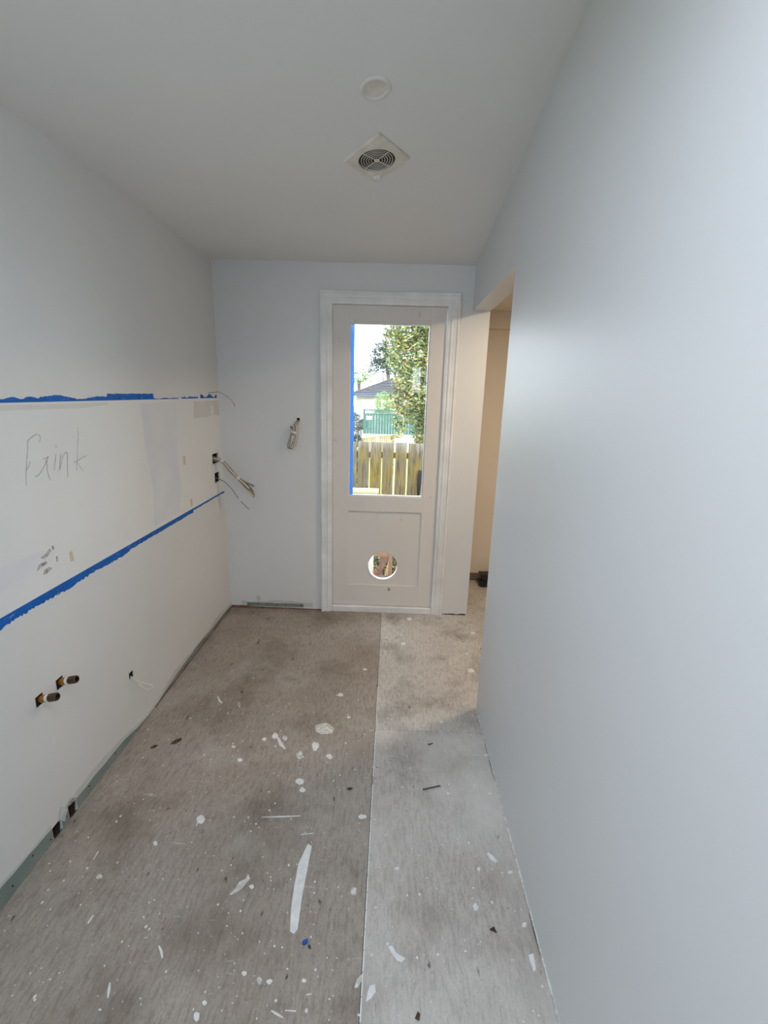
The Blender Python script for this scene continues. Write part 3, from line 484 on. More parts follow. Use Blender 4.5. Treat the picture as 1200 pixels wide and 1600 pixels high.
# ------------------------------------------------------------------ door, frame and casing
tr = structure(empty('trim_1'))
PROF = [(0, 0), (0, 0.020), (0.006, 0.023), (0.013, 0.023), (0.019, 0.017), (0.030, 0.0165), (0.040, 0.0145), (0.047, 0.0175), (0.054, 0.0165), (0.060, 0.011), (0.070, 0.010), (0.078, 0.008), (0.080, 0.0)]
cx0, cx1, cz = -0.491, 0.413, 2.235
def casing(fn, name):
    mb = MB(); n = len(PROF); A = [fn(w, d, 0) for w, d in PROF]; B = [fn(w, d, 1) for w, d in PROF]
    mb.add(A+B, [tuple(range(n)), tuple(range(n, 2*n))] + [(i, (i+1) % n, n+(i+1) % n, n+i) for i in range(n)])
    mb.build(name, M_gloss, tr)
casing(lambda w, d, e: (cx0+w, D-d, 0.0 if e == 0 else cz-w), 'casing_leg')
casing(lambda w, d, e: (cx1-w, D-d, 0.0 if e == 0 else cz-w), 'casing_leg')
casing(lambda w, d, e: (cx0+w if e == 0 else cx1-w, D-d, cz-w), 'casing_head')
MB().box(-0.43, -0.413, D+0.001, D+0.11, 0.0, 2.172).build('jamb', M_gloss, tr)
MB().box(0.335, 0.352, D+0.001, D+0.11, 0.0, 2.172).build('jamb', M_gloss, tr)
MB().box(-0.413, 0.335, D+0.001, D+0.11, 2.157, 2.172).build('head_jamb', M_gloss, tr)
MB().box(-0.411, 0.333, D-0.012, D+0.14, 0.0, 0.047).build('door_sill', M_gloss, tr, bevel=0.004)
dr = structure(empty('door_1', (0, D, 0)))
dr['label'] = 'grey primed back door with tall glass pane and round cat hole'
y0, y1 = D+0.010, D+0.048
GX0, GX1, GZ0, GZ1 = -0.298, 0.228, 0.892, 2.045
part(MB().box(-0.410, GX0, y0, y1, 0.052, 2.154), 'stile', M_door, dr, bevel=0.0012)
part(MB().box(GX1, 0.332, y0, y1, 0.052, 2.154), 'stile', M_door, dr, bevel=0.0012)
part(MB().box(GX0, GX1, y0, y1, GZ1, 2.154), 'top_rail', M_door, dr, bevel=0.0012)
part(MB().box(GX0, GX1, y0, y1, 0.783, GZ0), 'lock_rail', M_door, dr, bevel=0.0012)
part(MB().box(GX0, GX1, y0, y1, 0.052, 0.214), 'bottom_rail', M_door, dr, bevel=0.0012)
hx, hz, hr, n = -0.040, 0.368, 0.112, 64
mb = MB(); px0, px1, pz0, pz1 = GX0, GX1, 0.214, 0.783
def sq(a):
    c, s = math.cos(a), math.sin(a); t = min(((px1 if c > 0 else px0)-hx)/c if abs(c) > 1e-9 else 9, ((pz1 if s > 0 else pz0)-hz)/s if abs(s) > 1e-9 else 9)
    return hx+c*t, hz+s*t
angs = sorted([2*math.pi*k/n for k in range(n)] + [math.atan2(z-hz, x-hx) % (2*math.pi) for x in (px0, px1) for z in (pz0, pz1)]); N = len(angs)
vs = []
for y in (y0+0.010, y1-0.010):
    vs += [(*sq(a)[:1], y, sq(a)[1]) for a in angs] + [(hx+hr*math.cos(a), y, hz+hr*math.sin(a)) for a in angs]
fs = []
for i in range(N):
    j = (i+1) % N
    fs += [(i, j, N+j, N+i), (2*N+i, 2*N+j, 3*N+j, 3*N+i), (N+i, N+j, 3*N+j, 3*N+i), (i, j, 2*N+j, 2*N+i)]
mb.add(vs, fs); pan = part(mb, 'lower_panel', M_door, dr)
mb = MB()
mb.lathe([(hr-0.001, 0.0), (hr-0.001, 0.026), (hr-0.005, 0.026), (hr-0.005, 0.0), (hr-0.001, 0.0)], (hx, y0+0.008, hz), (0, 1, 0), 64)
part(mb, 'cat_hole_rim', M_gloss, pan, smooth=False)
for nm, b in (('glazing_bead', (GX0, GX0+0.007, GZ0, GZ1)), ('glazing_bead', (GX1-0.007, GX1, GZ0, GZ1)), ('glazing_bead', (GX0+0.007, GX1-0.007, GZ0, GZ0+0.009)), ('glazing_bead', (GX0+0.007, GX1-0.007, GZ1-0.004, GZ1))):
    part(MB().box(b[0], b[1], D+0.018, D+0.046, b[2], b[3]), nm, M_gloss, dr)
part(MB().box(GX0+0.002, GX1-0.002, D+0.028, D+0.032, GZ0+0.002, GZ1-0.002), 'glass_pane', M_glass, dr)
k_ = MB(); pts = [(0.012+0.014*math.cos(a)*random.uniform(0.6, 1.1), y0-0.0004, 0.184+0.016*math.sin(a)*random.uniform(0.6, 1.1)) for a in [2*math.pi*k/11 for k in range(11)]]
part(k_.prism(pts, (0, 0.0008, 0)), 'timber_knot', mat('knot_stain', srgb(150, 142, 130), 0.7, 0.2, srgb(188, 182, 174), 90, contrast=(0.4, 0.55)), dr)

# ------------------------------------------------------------------ masking tape and pencil writing
X0, X1 = XL+0.0002, XL+0.0009
def tapes(name, label, pieces):
    """one torn tape: the first stretch is the thing, the others its parts"""
    t = None
    for (ya, yb, base, topf, n, amp) in pieces:
        o = strip_left(MB(), ya, yb, base, topf, n, amp, x0=X0, x1=X1).build(name if t is None else 'torn_piece', M_tape, t)
        if t is None: t = tag(o, label, 'tape', 'masking tape on the left wall')
tapes('masking_tape', 'upper strip of blue masking tape on the left wall, torn and painted along its top', [
    (0.76, 2.33, 1.546, lambda y: (1.573 if y > 1.95 else 1.546+0.016+0.005*math.sin(y*13)+0.004*math.sin(y*31)) if y > 1.57 else 1.555+0.008*abs(math.sin(y*40)), 150, 0.0015),
    (2.33, 2.60, 1.546, 1.551, 12, 0.003), (2.64, 2.86, 1.546, 1.556, 12, 0.005), (2.90, 3.17, 1.546, lambda y: 1.560+0.010*math.sin(y*50), 16, 0.004)])
tapes('masking_tape', 'lower strip of blue masking tape sloping across the left wall below the pencilled word', [
    (0.76, 1.985, 0.906, lambda y: 0.875+0.003*math.sin(y*19), 170, 0.004), (1.987, 2.68, 0.906, lambda y: 0.882, 40, 0.002), (2.682, 3.21, 0.905, lambda y: 0.893, 20, 0.002)])
t3 = MB().box(GX0+0.004, GX0+0.030, D+0.0325, D+0.0332, GZ0+0.002, GZ1-0.003)
tag(t3.build('masking_tape', M_tape_light), 'bright blue masking tape down the left edge of the door glass', 'tape')
pn = thing('pencil_writing', 'faint handwritten word Paink pencilled on the left wall between the tapes', 'writing', (XL+0.0004, 1.6, 1.36))
for stk in PENCIL:
    mb = MB(); q = [Vector((y, z)) for y, z in stk]
    fine = []
    for i in range(len(q)-1):
        for k in range(5):
            t = k/5; p0, p1, p2, p3 = q[max(i-1, 0)], q[i], q[i+1], q[min(i+2, len(q)-1)]
            fine.append(0.5*((2*p1)+(p2-p0)*t+(2*p0-5*p1+4*p2-p3)*t*t+(3*p1-p0-3*p2+p3)*t**3))
    fine.append(q[-1]); w = 0.0011
    for i in range(len(fine)-1):
        d = (fine[i+1]-fine[i]).normalized(); nn = Vector((-d.y, d.x))*w*random.uniform(0.6, 1.1)
        a, b, c, e = fine[i]+nn, fine[i+1]+nn, fine[i+1]-nn, fine[i]-nn
        mb.add([(XL+0.0011, *p) for p in (a, b, c, e)], [(0, 1, 2, 3)])
    part(mb, 'pencil_stroke', M_pencil, pn)

# ------------------------------------------------------------------ ceiling fittings
def on_ceiling(x, y):
    e = 1e-3; n = Vector((1, 0, (Cz(x+e, y)-Cz(x-e, y))/(2*e))).cross(Vector((0, 1, (Cz(x, y+e)-Cz(x, y-e))/(2*e)))).normalized()
    ex = Vector((1, 0, (Cz(x+e, y)-Cz(x-e, y))/(2*e))).normalized(); ey = n.cross(ex)
    P = Vector((x, y, Cz(x, y)))
    return P, lambda u, v, h: P + ex*u + ey*v - n*h, n            # h: how far below the ceiling
P, T, nrm = on_ceiling(-0.096, 2.122)
fan = thing('extractor_fan', 'square white exhaust fan set diagonally in the ceiling, round slotted grille', 'vent', P)
HX, HY, FR, ROT, n = 0.132, 0.158, 0.0735, 0.10, 64
mb = MB(); vs = []
def dia(a):
    c, s = math.cos(a), math.sin(a); t = 1/(abs(c)/HX+abs(s)/HY); u, v = c*t, s*t
    return u*math.cos(ROT)-v*math.sin(ROT), u*math.sin(ROT)+v*math.cos(ROT)
for ring, h in ((dia, 0.0), (lambda a: dia(a), 0.006), (lambda a: tuple(0.97*q for q in dia(a)), 0.009), (lambda a: (FR*math.cos(a), FR*math.sin(a)), 0.010), (lambda a: (FR*math.cos(a), FR*math.sin(a)), 0.001)):
    vs += [T(*ring(2*math.pi*k/n), h) for k in range(n)]
mb.add(vs, [(r*n+k, r*n+(k+1) % n, (r+1)*n+(k+1) % n, (r+1)*n+k) for r in range(4) for k in range(n)])
part(mb, 'face_plate', M_fan, fan)
part(MB().lathe([(0.0, 0.0), (FR, 0.0)], T(0, 0, 0.0015), -nrm, 48), 'throat_shade', M_black, fan)  # flat black disc painted for the shade inside the fan
gr = MB()
for r in (0.0625, 0.0525, 0.0425, 0.0325, 0.0220): gr.lathe([(r-0.0011, 0), (r+0.0011, 0), (r+0.0011, 0.0014), (r-0.0011, 0.0014), (r-0.0011, 0)], T(0, 0, 0.0075), -nrm, 48)
grille = part(gr, 'grille_ring', M_fan, fan)
part(MB().lathe([(0.0, 0.004), (0.009, 0.0035), (0.0115, 0.002), (0.0115, 0.0), (0.0, 0.0)], T(0, 0, 0.0075), -nrm, 32), 'hub', M_fan, fan)
for k in range(4):
    a = math.pi/4+k*math.pi/2; c, s = math.cos(a), math.sin(a); w = 0.0012
    mb = MB(); q = [(c*0.012-s*w, s*0.012+c*w), (c*FR-s*w, s*FR+c*w), (c*FR+s*w, s*FR-c*w), (c*0.012+s*w, s*0.012-c*w)]
    mb.add([T(u, v, h) for h in (0.0075, 0.0090) for u, v in q], [(0, 1, 2, 3), (4, 5, 6, 7), (0, 1, 5, 4), (1, 2, 6, 5), (2, 3, 7, 6), (3, 0, 4, 7)])
    part(mb, 'spoke', M_fan, fan)
mb = MB(); q = [(-0.022, 0.105), (0.010, 0.103), (0.010, 0.128), (-0.018, 0.130)]
mb.add([T(u, v, h) for h in (0.007, 0.022) for u, v in q], [(0, 1, 2, 3), (4, 5, 6, 7), (0, 1, 5, 4), (1, 2, 6, 5), (2, 3, 7, 6), (3, 0, 4, 7)])
part(mb, 'clip', M_white, fan, bevel=0.002)
P, T, nrm = on_ceiling(-0.0885, 1.757)
dl = thing('downlight', 'unlit round white recessed downlight in the ceiling in front of the fan', 'light', P)
part(MB().lathe([(0.051, 0.0), (0.050, 0.003), (0.046, 0.005), (0.039, 0.005), (0.036, 0.001)], P, -nrm, 48), 'trim_ring', M_white, dl, smooth=True)
part(MB().lathe([(0.0, 0.0014), (0.036, 0.0012)], P, -nrm, 48), 'lens', M_fan, dl)

# ------------------------------------------------------------------ cables and pipes
def bez(pts, n=14):
    q = [Vector(p) for p in pts]; out = []
    for i in range(len(q)-1):
        p0, p1, p2, p3 = q[max(i-1, 0)], q[i], q[i+1], q[min(i+2, len(q)-1)]
        for k in range(n):
            t = k/n; out.append(0.5*((2*p1)+(p2-p0)*t+(2*p0-5*p1+4*p2-p3)*t*t+(3*p1-p0-3*p2+p3)*t**3))
    return out+[q[-1]]
cb = thing('cable_bundle', 'bundle of taped cream cables sticking out of upper wall hole near the corner', 'cable', (XL, 3.08, 1.15))
A, B, C_, E_ = Vector((XL-0.012, 3.075, 1.152)), Vector((-1.13, 3.062, 1.138)), Vector((-1.022, 3.05, 1.028)), Vector((-0.925, 3.045, 0.945))
for k in range(7):
    a = 2*math.pi*k/7; o = Vector((0.0, 0.015*math.cos(a), 0.013*math.sin(a)))
    fray = Vector((random.uniform(-0.025, 0.005), random.uniform(-0.02, 0.02), 0.024*math.sin(a)+random.uniform(-0.012, 0.012)))
    tip = E_+o*1.6+fray
    c = part(MB().tube(bez([A+o*0.9, B+o*0.6, (B+C_)/2+o*1.0, C_+o*0.6, (C_+E_)/2+o*1.5, tip], 6), 0.0056, 7), 'cable', M_cable if k % 2 else M_cable2, cb, smooth=True)
    d = (tip-C_).normalized()
    part(MB().tube([tip-d*0.001, tip+d*0.014], 0.0022, 6), 'bare_end', M_copper, c)
def tie(p, d, r, root, w=0.012):
    part(MB().lathe([(r-0.002, -w/2), (r, -w/2), (r, w/2), (r-0.002, w/2)], p, d, 14), 'white_tie', M_white, root)
tie(B, C_-B, 0.0165, cb, 0.016); tie(C_, E_-C_, 0.0165, cb, 0.016)
sc_ = thing('loose_cable', 'single thin beige cable hanging from lower wall hole by the corner', 'cable', (XL, 3.09, 1.02))
c = part(MB().tube(bez([(XL-0.012, 3.09, 1.018), (-1.14, 3.085, 1.0), (-1.088, 3.09, 0.95), (-1.04, 3.1, 0.87), (-0.975, 3.1, 0.803)], 8), 0.0028, 7), 'cable', M_cable2, sc_, smooth=True)
part(MB().tube([(-1.045, 3.1, 0.878), (-1.032, 3.1, 0.856)], 0.0052, 8), 'tape_wrap', M_white, sc_)
tw = thing('loose_wire', 'thin white wire with a taped tip curling out of the corner above the upper tape', 'cable', (XL, 3.12, 1.578))
part(MB().tube(bez([(XL-0.001, 3.03, 1.578), (-1.172, 3.10, 1.582), (-1.152, 3.15, 1.583), (-1.09, 3.15, 1.548), (-1.06, 3.15, 1.512), (-1.055, 3.15, 1.475)], 8), 0.0018, 6), 'wire', M_cable2, tw, smooth=True)
part(MB().tube([(-1.056, 3.15, 1.49), (-1.055, 3.15, 1.468)], 0.0038, 8), 'taped_tip', M_white, tw)
cc = thing('cable_coil', 'looped bundle of cream cables hanging from the small hole in the back wall', 'cable', (-0.646, D, 1.41))
for k in range(4):
    e = (k-1.5)*0.007; s_ = random.uniform(-0.006, 0.006)
    part(MB().tube(bez([(-0.646+e*0.6, D+0.03, 1.408), (-0.648+e, D-0.014, 1.40), (-0.662+e, D-0.03, 1.365), (-0.676+e*1.2, D-0.032-0.004*k, 1.32), (-0.700+e, D-0.03-0.004*k, 1.262+s_), (-0.702+e, D-0.034-0.004*k, 1.228+s_),
                          (-0.682+e*0.8, D-0.036-0.003*k, 1.232+s_), (-0.668+e*0.8, D-0.04, 1.275), (-0.662+e, D-0.042, 1.335), (-0.666+e*1.3, D-0.045, 1.372+0.008*k)], 6), 0.0040, 7), 'cable', M_cable if k % 2 else M_cable2, cc, smooth=True)
part(MB().lathe([(0.021, -0.008), (0.023, -0.008), (0.023, 0.008), (0.021, 0.008)], (-0.672, D-0.037, 1.335), (0.3, 0.1, 1), 14), 'white_tape', M_white, cc)
part(MB().tube([(-0.678, D-0.052, 1.31), (-0.680, D-0.05, 1.272)], [0.006, 0.004], 8), 'white_tag', M_white, cc)
part(MB().tube([(-0.690, D-0.03, 1.36), (-0.688, D-0.045, 1.374), (-0.684, D-0.04, 1.362)], 0.0035, 6), 'bare_end', M_copper, cc)
lc = thing('cable_loop', 'thin white cable loop poking out of left wall near the floor', 'cable', (XL, 1.884, 0.30))
part(MB().tube(bez([(XL-0.012, 1.884, 0.302), (-1.160, 1.888, 0.268), (-1.128, 1.90, 0.247), (-1.100, 1.90, 0.240), (-1.096, 1.898, 0.225), (-1.118, 1.895, 0.218), (-1.142, 1.890, 0.238), (-1.165, 1.886, 0.272), (XL-0.010, 1.882, 0.292)], 7), 0.0028, 7), 'cable', M_cable, lc, smooth=True)
for (y, lab) in ((1.36, 'nearer of two cut brass water pipes sticking out of left wall'), (1.46, 'farther and higher in view of two cut brass pipe ends on the left wall')):
    z = 0.553; p = thing('water_pipe', lab, 'pipe', (XL, y, z), 'brass pipe ends on the left wall')
    d = Vector((1, 0.0, 0.22)).normalized(); o = Vector((XL-0.012, y, z))
    part(MB().lathe([(0.0, 0), (0.0095, 0), (0.0095, 0.02), (0.0125, 0.02), (0.0125, 0.034), (0.010, 0.036), (0.010, 0.05), (0.0, 0.05)], o, d, 20), 'pipe', M_brass, p, smooth=False)
    part(MB().lathe([(0.0, 0.049), (0.0135, 0.049), (0.0145, 0.052), (0.0145, 0.076), (0.0125, 0.079), (0.009, 0.079), (0.009, 0.07), (0.0, 0.07)], o, d, 8), 'end_cap', M_brassdk, p)
    part(MB().lathe([(0.0103, 0.036), (0.0122, 0.037), (0.0122, 0.047), (0.0103, 0.048)], o, d, 12), 'thread_tape', M_white, p)
# broken notches at the foot of the left wall
for (ya, zb) in ((1.42, 0.05), (1.337, 0.042)):
    mb = MB(); mb.prism([(XL-0.012, ya-0.016, 0.004), (XL-0.012, ya+0.012, 0.004), (XL-0.012, ya+0.018, zb-0.004), (XL-0.012, ya-0.006, zb)], (0.010, 0, 0)); mb.build('notch_shade', M_dark, wl)  # dark block in place of the shade in each notch
mb = MB(); mb.prism([(XL+0.001, 1.372, 0.02), (XL+0.016, 1.376, 0.072), (XL+0.006, 1.362, 0.098), (XL+0.001, 1.352, 0.05)], (0.0015, 0.001, 0)); mb.build('torn_paper_flap', M_filler, wl)
mb = MB(); mb.prism([(XL+0.001, 1.395, 0.06), (XL+0.014, 1.41, 0.088), (XL+0.012, 1.43, 0.07), (XL+0.001, 1.44, 0.05)], (0.002, 0, 0.001)); mb.build('torn_paper_flap', M_scuff, wl)

# ------------------------------------------------------------------ loose bits on the floor
nl = thing('nail', 'dark steel nail lying on the grey floor sheet right of the long joint', 'nail', (0.215, 1.612, 0))
part(MB().tube([(0.178, 1.600, 0.0025), (0.250, 1.622, 0.0025)], 0.0024, 8), 'shank', M_steel, nl)
part(MB().lathe([(0, 0), (0.0036, 0), (0.0036, 0.0015), (0, 0.0015)], (0.178, 1.600, 0.0036), (-0.96, -0.29, 0), 10), 'head', M_steel, nl)
def chip(name, label, cat, poly, h, m, group=None):
    n = len(poly); c = Vector((sum(p[0] for p in poly)/n, sum(p[1] for p in poly)/n, 0.0006))
    mb = MB(); mb.prism([Vector((x, y, 0.0006))-c for x, y in poly], (0, 0, h)); o = mb.build(name, m, loc=c); tag(o, label, cat, group); return o
chip('plastic_flake', 'small blue plastic flake beside the end of the long white brush stroke', 'debris', [(-0.220, 1.030), (-0.206, 1.036), (-0.204, 1.026), (-0.214, 1.018), (-0.222, 1.022)], 0.003, M_bluechip)
chip('wood_chip', 'tiny dark green chip next to the blue plastic flake', 'debris', [(-0.204, 1.018), (-0.196, 1.020), (-0.192, 1.010), (-0.200, 1.012)], 0.002, mat('dark_green_chip', srgb(40, 70, 74), 0.6, 0.3))
chip('wood_chip', 'large dark pointed chip on the brown floor near the left wall', 'debris', [(-0.982, 1.800), (-0.972, 1.826), (-0.950, 1.842), (-0.944, 1.828), (-0.960, 1.806)], 0.004, M_chip, 'dark chips on the floor')
chip('wood_chip', 'smaller dark chip left of the large pointed one by the left wall', 'debris', [(-1.062, 1.770), (-1.052, 1.788), (-1.038, 1.790), (-1.044, 1.774)], 0.004, M_chip, 'dark chips on the floor')
chip('wood_chip', 'small dark chip on brown sheet just left of the long joint', 'debris', [(-0.142, 1.588), (-0.128, 1.594), (-0.118, 1.590), (-0.130, 1.582)], 0.004, M_chip, 'dark chips on the floor')
chip('wood_chip', 'small dark chip on grey sheet just in front of the cross joint', 'debris', [(0.215, 1.862), (0.226, 1.858), (0.240, 1.868), (0.228, 1.864)], 0.004, M_chip, 'dark chips on the floor')
chip('wood_chip', 'black chip on the grey sheet at the very bottom near the camera', 'debris', [(0.110, 0.862), (0.118, 0.876), (0.124, 0.870), (0.121, 0.858)], 0.004, M_chip, 'dark chips on the floor')
chip('wood_chip', 'black chip on the grey sheet close to the right wall', 'debris', [(0.352, 1.082), (0.366, 1.090), (0.372, 1.074), (0.362, 1.078)], 0.004, M_chip, 'dark chips on the floor')
o = MB().tube(bez([(0, 0.022, 0.003), (0.004, 0.006, 0.004), (0.012, -0.010, 0.003), (0.018, -0.018, 0.002)], 6), 0.0022, 6).build('cable_offcut', M_white, loc=(-0.765, 2.09, 0.0004))
tag(o, 'short curled white offcut on the brown floor right of the cable loop', 'debris')

# black tool on the hall floor, mostly hidden by the right wall
bt = thing('power_tool', 'black plastic object on the hall floor half hidden behind the right wall', 'tool', (0.93, 3.80, 0))
TX = -0.045
mb = MB(); mb.prism([(x+TX, 3.76, z) for x, z in ((0.838, 0.115), (1.02, 0.115), (1.02, 0.058), (0.872, 0.058), (0.852, 0.085))], (0, 0.09, 0)); part(mb, 'upper_body', M_black, bt, bevel=0.006)
mb = MB(); mb.prism([(x+TX, 3.765, z) for x, z in ((0.868, 0.060), (1.01, 0.060), (1.01, 0.048), (0.868, 0.048))], (0, 0.08, 0)); part(mb, 'neck', M_black, bt)
mb = MB(); mb.prism([(x+TX, 3.755, z) for x, z in ((0.850, 0.050), (1.02, 0.050), (1.02, 0.001), (0.862, 0.001), (0.842, 0.014), (0.840, 0.036))], (0, 0.10, 0)); lo = part(mb, 'base', M_black, bt, bevel=0.005)
for k in range(5): part(MB().box(TX+0.866+k*0.03, TX+0.874+k*0.03, 3.750, 3.756, 0.006, 0.040), 'rib', M_steel, lo)
# ------------------------------------------------------------------ outside, seen through the door glass and the cat hole
GZ = -0.5
def outc(r, g, b):                                                     # outdoor colours darkened by half to tone down the strong sky light
    c = srgb(r, g, b); return (c[0]*0.5, c[1]*0.5, c[2]*0.5, 1)
M_side_ground = mat('dark_side_ground', outc(110, 120, 90), 0.9, 0.1, outc(90, 100, 76), 4)
M_grass = mat('pale_lawn', outc(196, 198, 120), 0.9, 0.1, outc(168, 176, 92), 4)
M_drive = mat('pale_concrete', outc(206, 204, 198), 0.8, 0.2, outc(190, 188, 182), 3)
M_mulch = mat('red_bark', outc(140, 88, 72), 0.9, 0.1, outc(190, 140, 120), 40, contrast=(0.4, 0.6))
M_pale = mix_layers(mat('weathered_fence_board', outc(158, 144, 118), 0.85, 0.1, outc(136, 122, 104), 5, (6, 6, 0.8), bump=0.3, bscale=30),
    [(outc(176, 152, 60), 2.6, (4, 1, 1.1), 0.44, 0.60, 0.8, (1, 0, 2)), (outc(84, 72, 66), 9, (5, 1, 0.4), 0.50, 0.64, 0.8, (4, 0, 0)), (outc(206, 200, 192), 7, (4, 1, 0.6), 0.60, 0.76, 0.7, (7, 0, 3))])
def bleached_top(m, z0, z1, c):                                        # board ends bleached by the weather
    n, L = m.node_tree.nodes, m.node_tree.links; b = n['Principled BSDF']
    tc = n.new('ShaderNodeTexCoord'); sx = n.new('ShaderNodeSeparateXYZ'); L.new(tc.outputs['Object'], sx.inputs[0])
    mp = n.new('ShaderNodeMapping'); mp.inputs['Scale'].default_value = (26, 1, 1.5); L.new(tc.outputs['Object'], mp.inputs['Vector'])
    t = n.new('ShaderNodeTexNoise'); t.inputs['Scale'].default_value = 1.6; t.inputs['Detail'].default_value = 4; L.new(mp.outputs[0], t.inputs['Vector'])
    ad = n.new('ShaderNodeMath'); ad.operation = 'MULTIPLY_ADD'; ad.inputs[1].default_value = 0.55; L.new(t.outputs['Fac'], ad.inputs[0]); L.new(sx.outputs['Z'], ad.inputs[2])
    mr = n.new('ShaderNodeMapRange'); mr.inputs[1].default_value = z0; mr.inputs[2].default_value = z1; mr.inputs[4].default_value = 0.8; L.new(ad.outputs[0], mr.inputs[0])
    x = n.new('ShaderNodeMix'); x.data_type = 'RGBA'; x.inputs['B'].default_value = c
    L.new(mr.outputs[0], x.inputs['Factor']); L.new(b.inputs['Base Color'].links[0].from_socket, x.inputs['A']); L.new(x.outputs['Result'], b.inputs['Base Color'])
bleached_top(M_pale, 1.72, 1.90, outc(206, 200, 196))
M_cream_timber = mat('pale_new_timber', srgb(226, 220, 172), 0.7, 0.2, srgb(216, 206, 156), 5, (1, 1, 8))
M_white_timber = mat('white_painted_timber', srgb(226, 224, 216), 0.6, 0.3, srgb(218, 214, 204), 5)
M_tan_timber = mat('tan_timber', outc(226, 188, 160), 0.75, 0.2, outc(206, 164, 138), 8, (6, 6, 1))
M_plank = mat('grey_brown_plank', outc(190, 156, 138), 0.8, 0.2, outc(158, 126, 110), 8, (1, 6, 1))
M_green = mat('green_painted_paling', outc(104, 142, 126), 0.7, 0.2, outc(92, 130, 116), 8, (4, 4, 0.6))
M_yellow_rail = mat('yellowed_timber', outc(206, 186, 138), 0.8, 0.1, outc(186, 166, 124), 7)
M_roof = mat('grey_roof_tile', outc(116, 112, 118), 0.7, 0.2, outc(98, 95, 101), 3)
M_gutter = mat('blue_grey_gutter', outc(112, 126, 150), 0.5, 0.3, outc(104, 118, 142), 4)
M_cream = mat('cream_render', outc(232, 218, 196), 0.8, 0.1, outc(226, 212, 190), 2)
M_car = mat('silver_car_paint', outc(206, 212, 220), 0.25, 0.6, outc(196, 203, 212), 3)
M_carglass = mat('dark_car_glass', outc(40, 50, 58), 0.1, 0.6, outc(48, 58, 66), 3)
M_bark = mat('grey_bark', outc(150, 146, 138), 0.9, 0.1, outc(112, 106, 98), 12, (1, 1, 0.3))
ext = structure(MB().box(-30, 30, -12, 80, GZ-0.2, GZ).build('ground', M_grass))
structure(MB().box(-6, XL-0.05, -4, 3.3, GZ-0.05, -0.03).build('unseen_side_ground', M_side_ground))  # unseen dark ground, added so less light bounces in from the left
structure(MB().box(-2.6, 2.6, D+0.12, 5.4, GZ-0.05, GZ+0.02).build('mulch_bed', M_mulch))
structure(MB().box(-12, 12, 17, 37, GZ-0.1, GZ+0.015).build('driveway', M_drive))

def paling_fence(name, label, y, x0, x1, pitch, w, z0, z1, m, rails, th=0.018, skew=0.0, wob=0.006, dz=0.0, xmid=None):
    f = thing(name, label, 'fence', ((x0+x1)/2, y, z0))
    k = 0; x = x0
    while x < x1:
        zt = z1+random.uniform(-wob, wob); yy = y+skew*(x-x0)
        mb = MB(); wv = random.uniform(-0.003, 0.003); lean = random.uniform(-0.006, 0.006)
        mb.prism([(x, yy, z0), (x+w+wv, yy, z0), (x+w+wv+lean, yy, zt), (x+lean, yy, zt)], (0, th, 0))
        part(mb, 'paling', m, f); x += pitch; k += 1
    for (ra, rb) in rails:
        part(MB().prism([(x0, y+th, ra), (x1, y+th+skew*(x1-x0), ra), (x1, y+th+skew*(x1-x0), rb), (x0, y+th, rb)], (0, 0.045, 0)), 'rail', m, f)
    return f
nf = paling_fence('paling_fence', 'weathered mossy timber paling fence just outside the door glass', 5.5, -2.345, 2.4, 0.1493, 0.132, GZ, 1.045, M_pale, ((0.86, 0.93), (-0.2, -0.13)))
for x in (-1.9, 0.9, 2.2): part(MB().box(x, x+0.09, 5.565, 5.655, GZ, 0.98), 'post', M_pale, nf)

rl = thing('timber_railing', 'pale new timber handrail on a white post outside, in front of the mossy fence', 'railing', (-0.5, 4.2, GZ))
part(MB().box(-1.9, -0.108, 4.19, 4.23, 0.712, 0.750), 'rail_board', M_cream_timber, rl, bevel=0.003)
part(MB().box(-1.9, -0.118, 4.195, 4.225, 0.660, 0.704), 'rail_board', M_cream_timber, rl, bevel=0.003)
part(MB().box(-0.196, -0.142, 4.19, 4.235, GZ, 0.664), 'post', M_white_timber, rl, bevel=0.003)
part(MB().box(-1.8, -1.746, 4.19, 4.235, GZ, 0.664), 'post', M_white_timber, rl, bevel=0.003)
tf = thing('trestle', 'low tan timber frame of post and crossbeam seen through the cat hole', 'frame', (0.0, 4.30, GZ))
part(MB().box(-0.15, 0.002, 4.28, 4.36, 0.062, 0.15), 'crossbeam', M_tan_timber, tf, bevel=0.003)
part(MB().box(0.002, 0.040, 4.27, 4.37, GZ, 0.16), 'post', M_tan_timber, tf, bevel=0.003)
pk = MB(); pk.prism([(-0.095, 4.33, -0.16), (-0.075, 4.36, -0.14), (0.0, 4.42, -0.03), (0.0, 4.44, 0.085), (-0.045, 4.44, 0.075), (-0.082, 4.40, 0.03)], (0, 0.02, 0))
tag(pk.build('plank', M_plank), 'short grey brown board leaning inside the timber frame, through the cat hole', 'board')
ob = MB(); ob.prism([(-0.04, 4.40, -0.24), (0.002, 4.40, -0.03), (0.004, 4.40, -0.24)], (0, 0.03, 0)); tag(ob.build('timber_offcut', M_cream_timber), 'pale wedge of timber at the foot of the tan post, through the cat hole', 'board')

M_umb = mat('dark_canvas', outc(52, 50, 58), 0.9, 0.1, outc(66, 62, 66), 30)
um = thing('garden_umbrella', 'dark furled garden umbrella leaning on the right of the mossy fence', 'umbrella', (0.325, 5.38, GZ))
part(MB().tube([(0.345, 5.47, 0.735), (0.343, 5.462, 0.69), (0.336, 5.44, 0.58), (0.331, 5.42, 0.44)], [0.018, 0.026, 0.028, 0.014], 10), 'canopy', M_umb, um, smooth=True)
part(MB().tube([(0.336, 5.435, 0.56), (0.318, 5.34, GZ+0.02)], 0.009, 8), 'pole', M_steel, um)

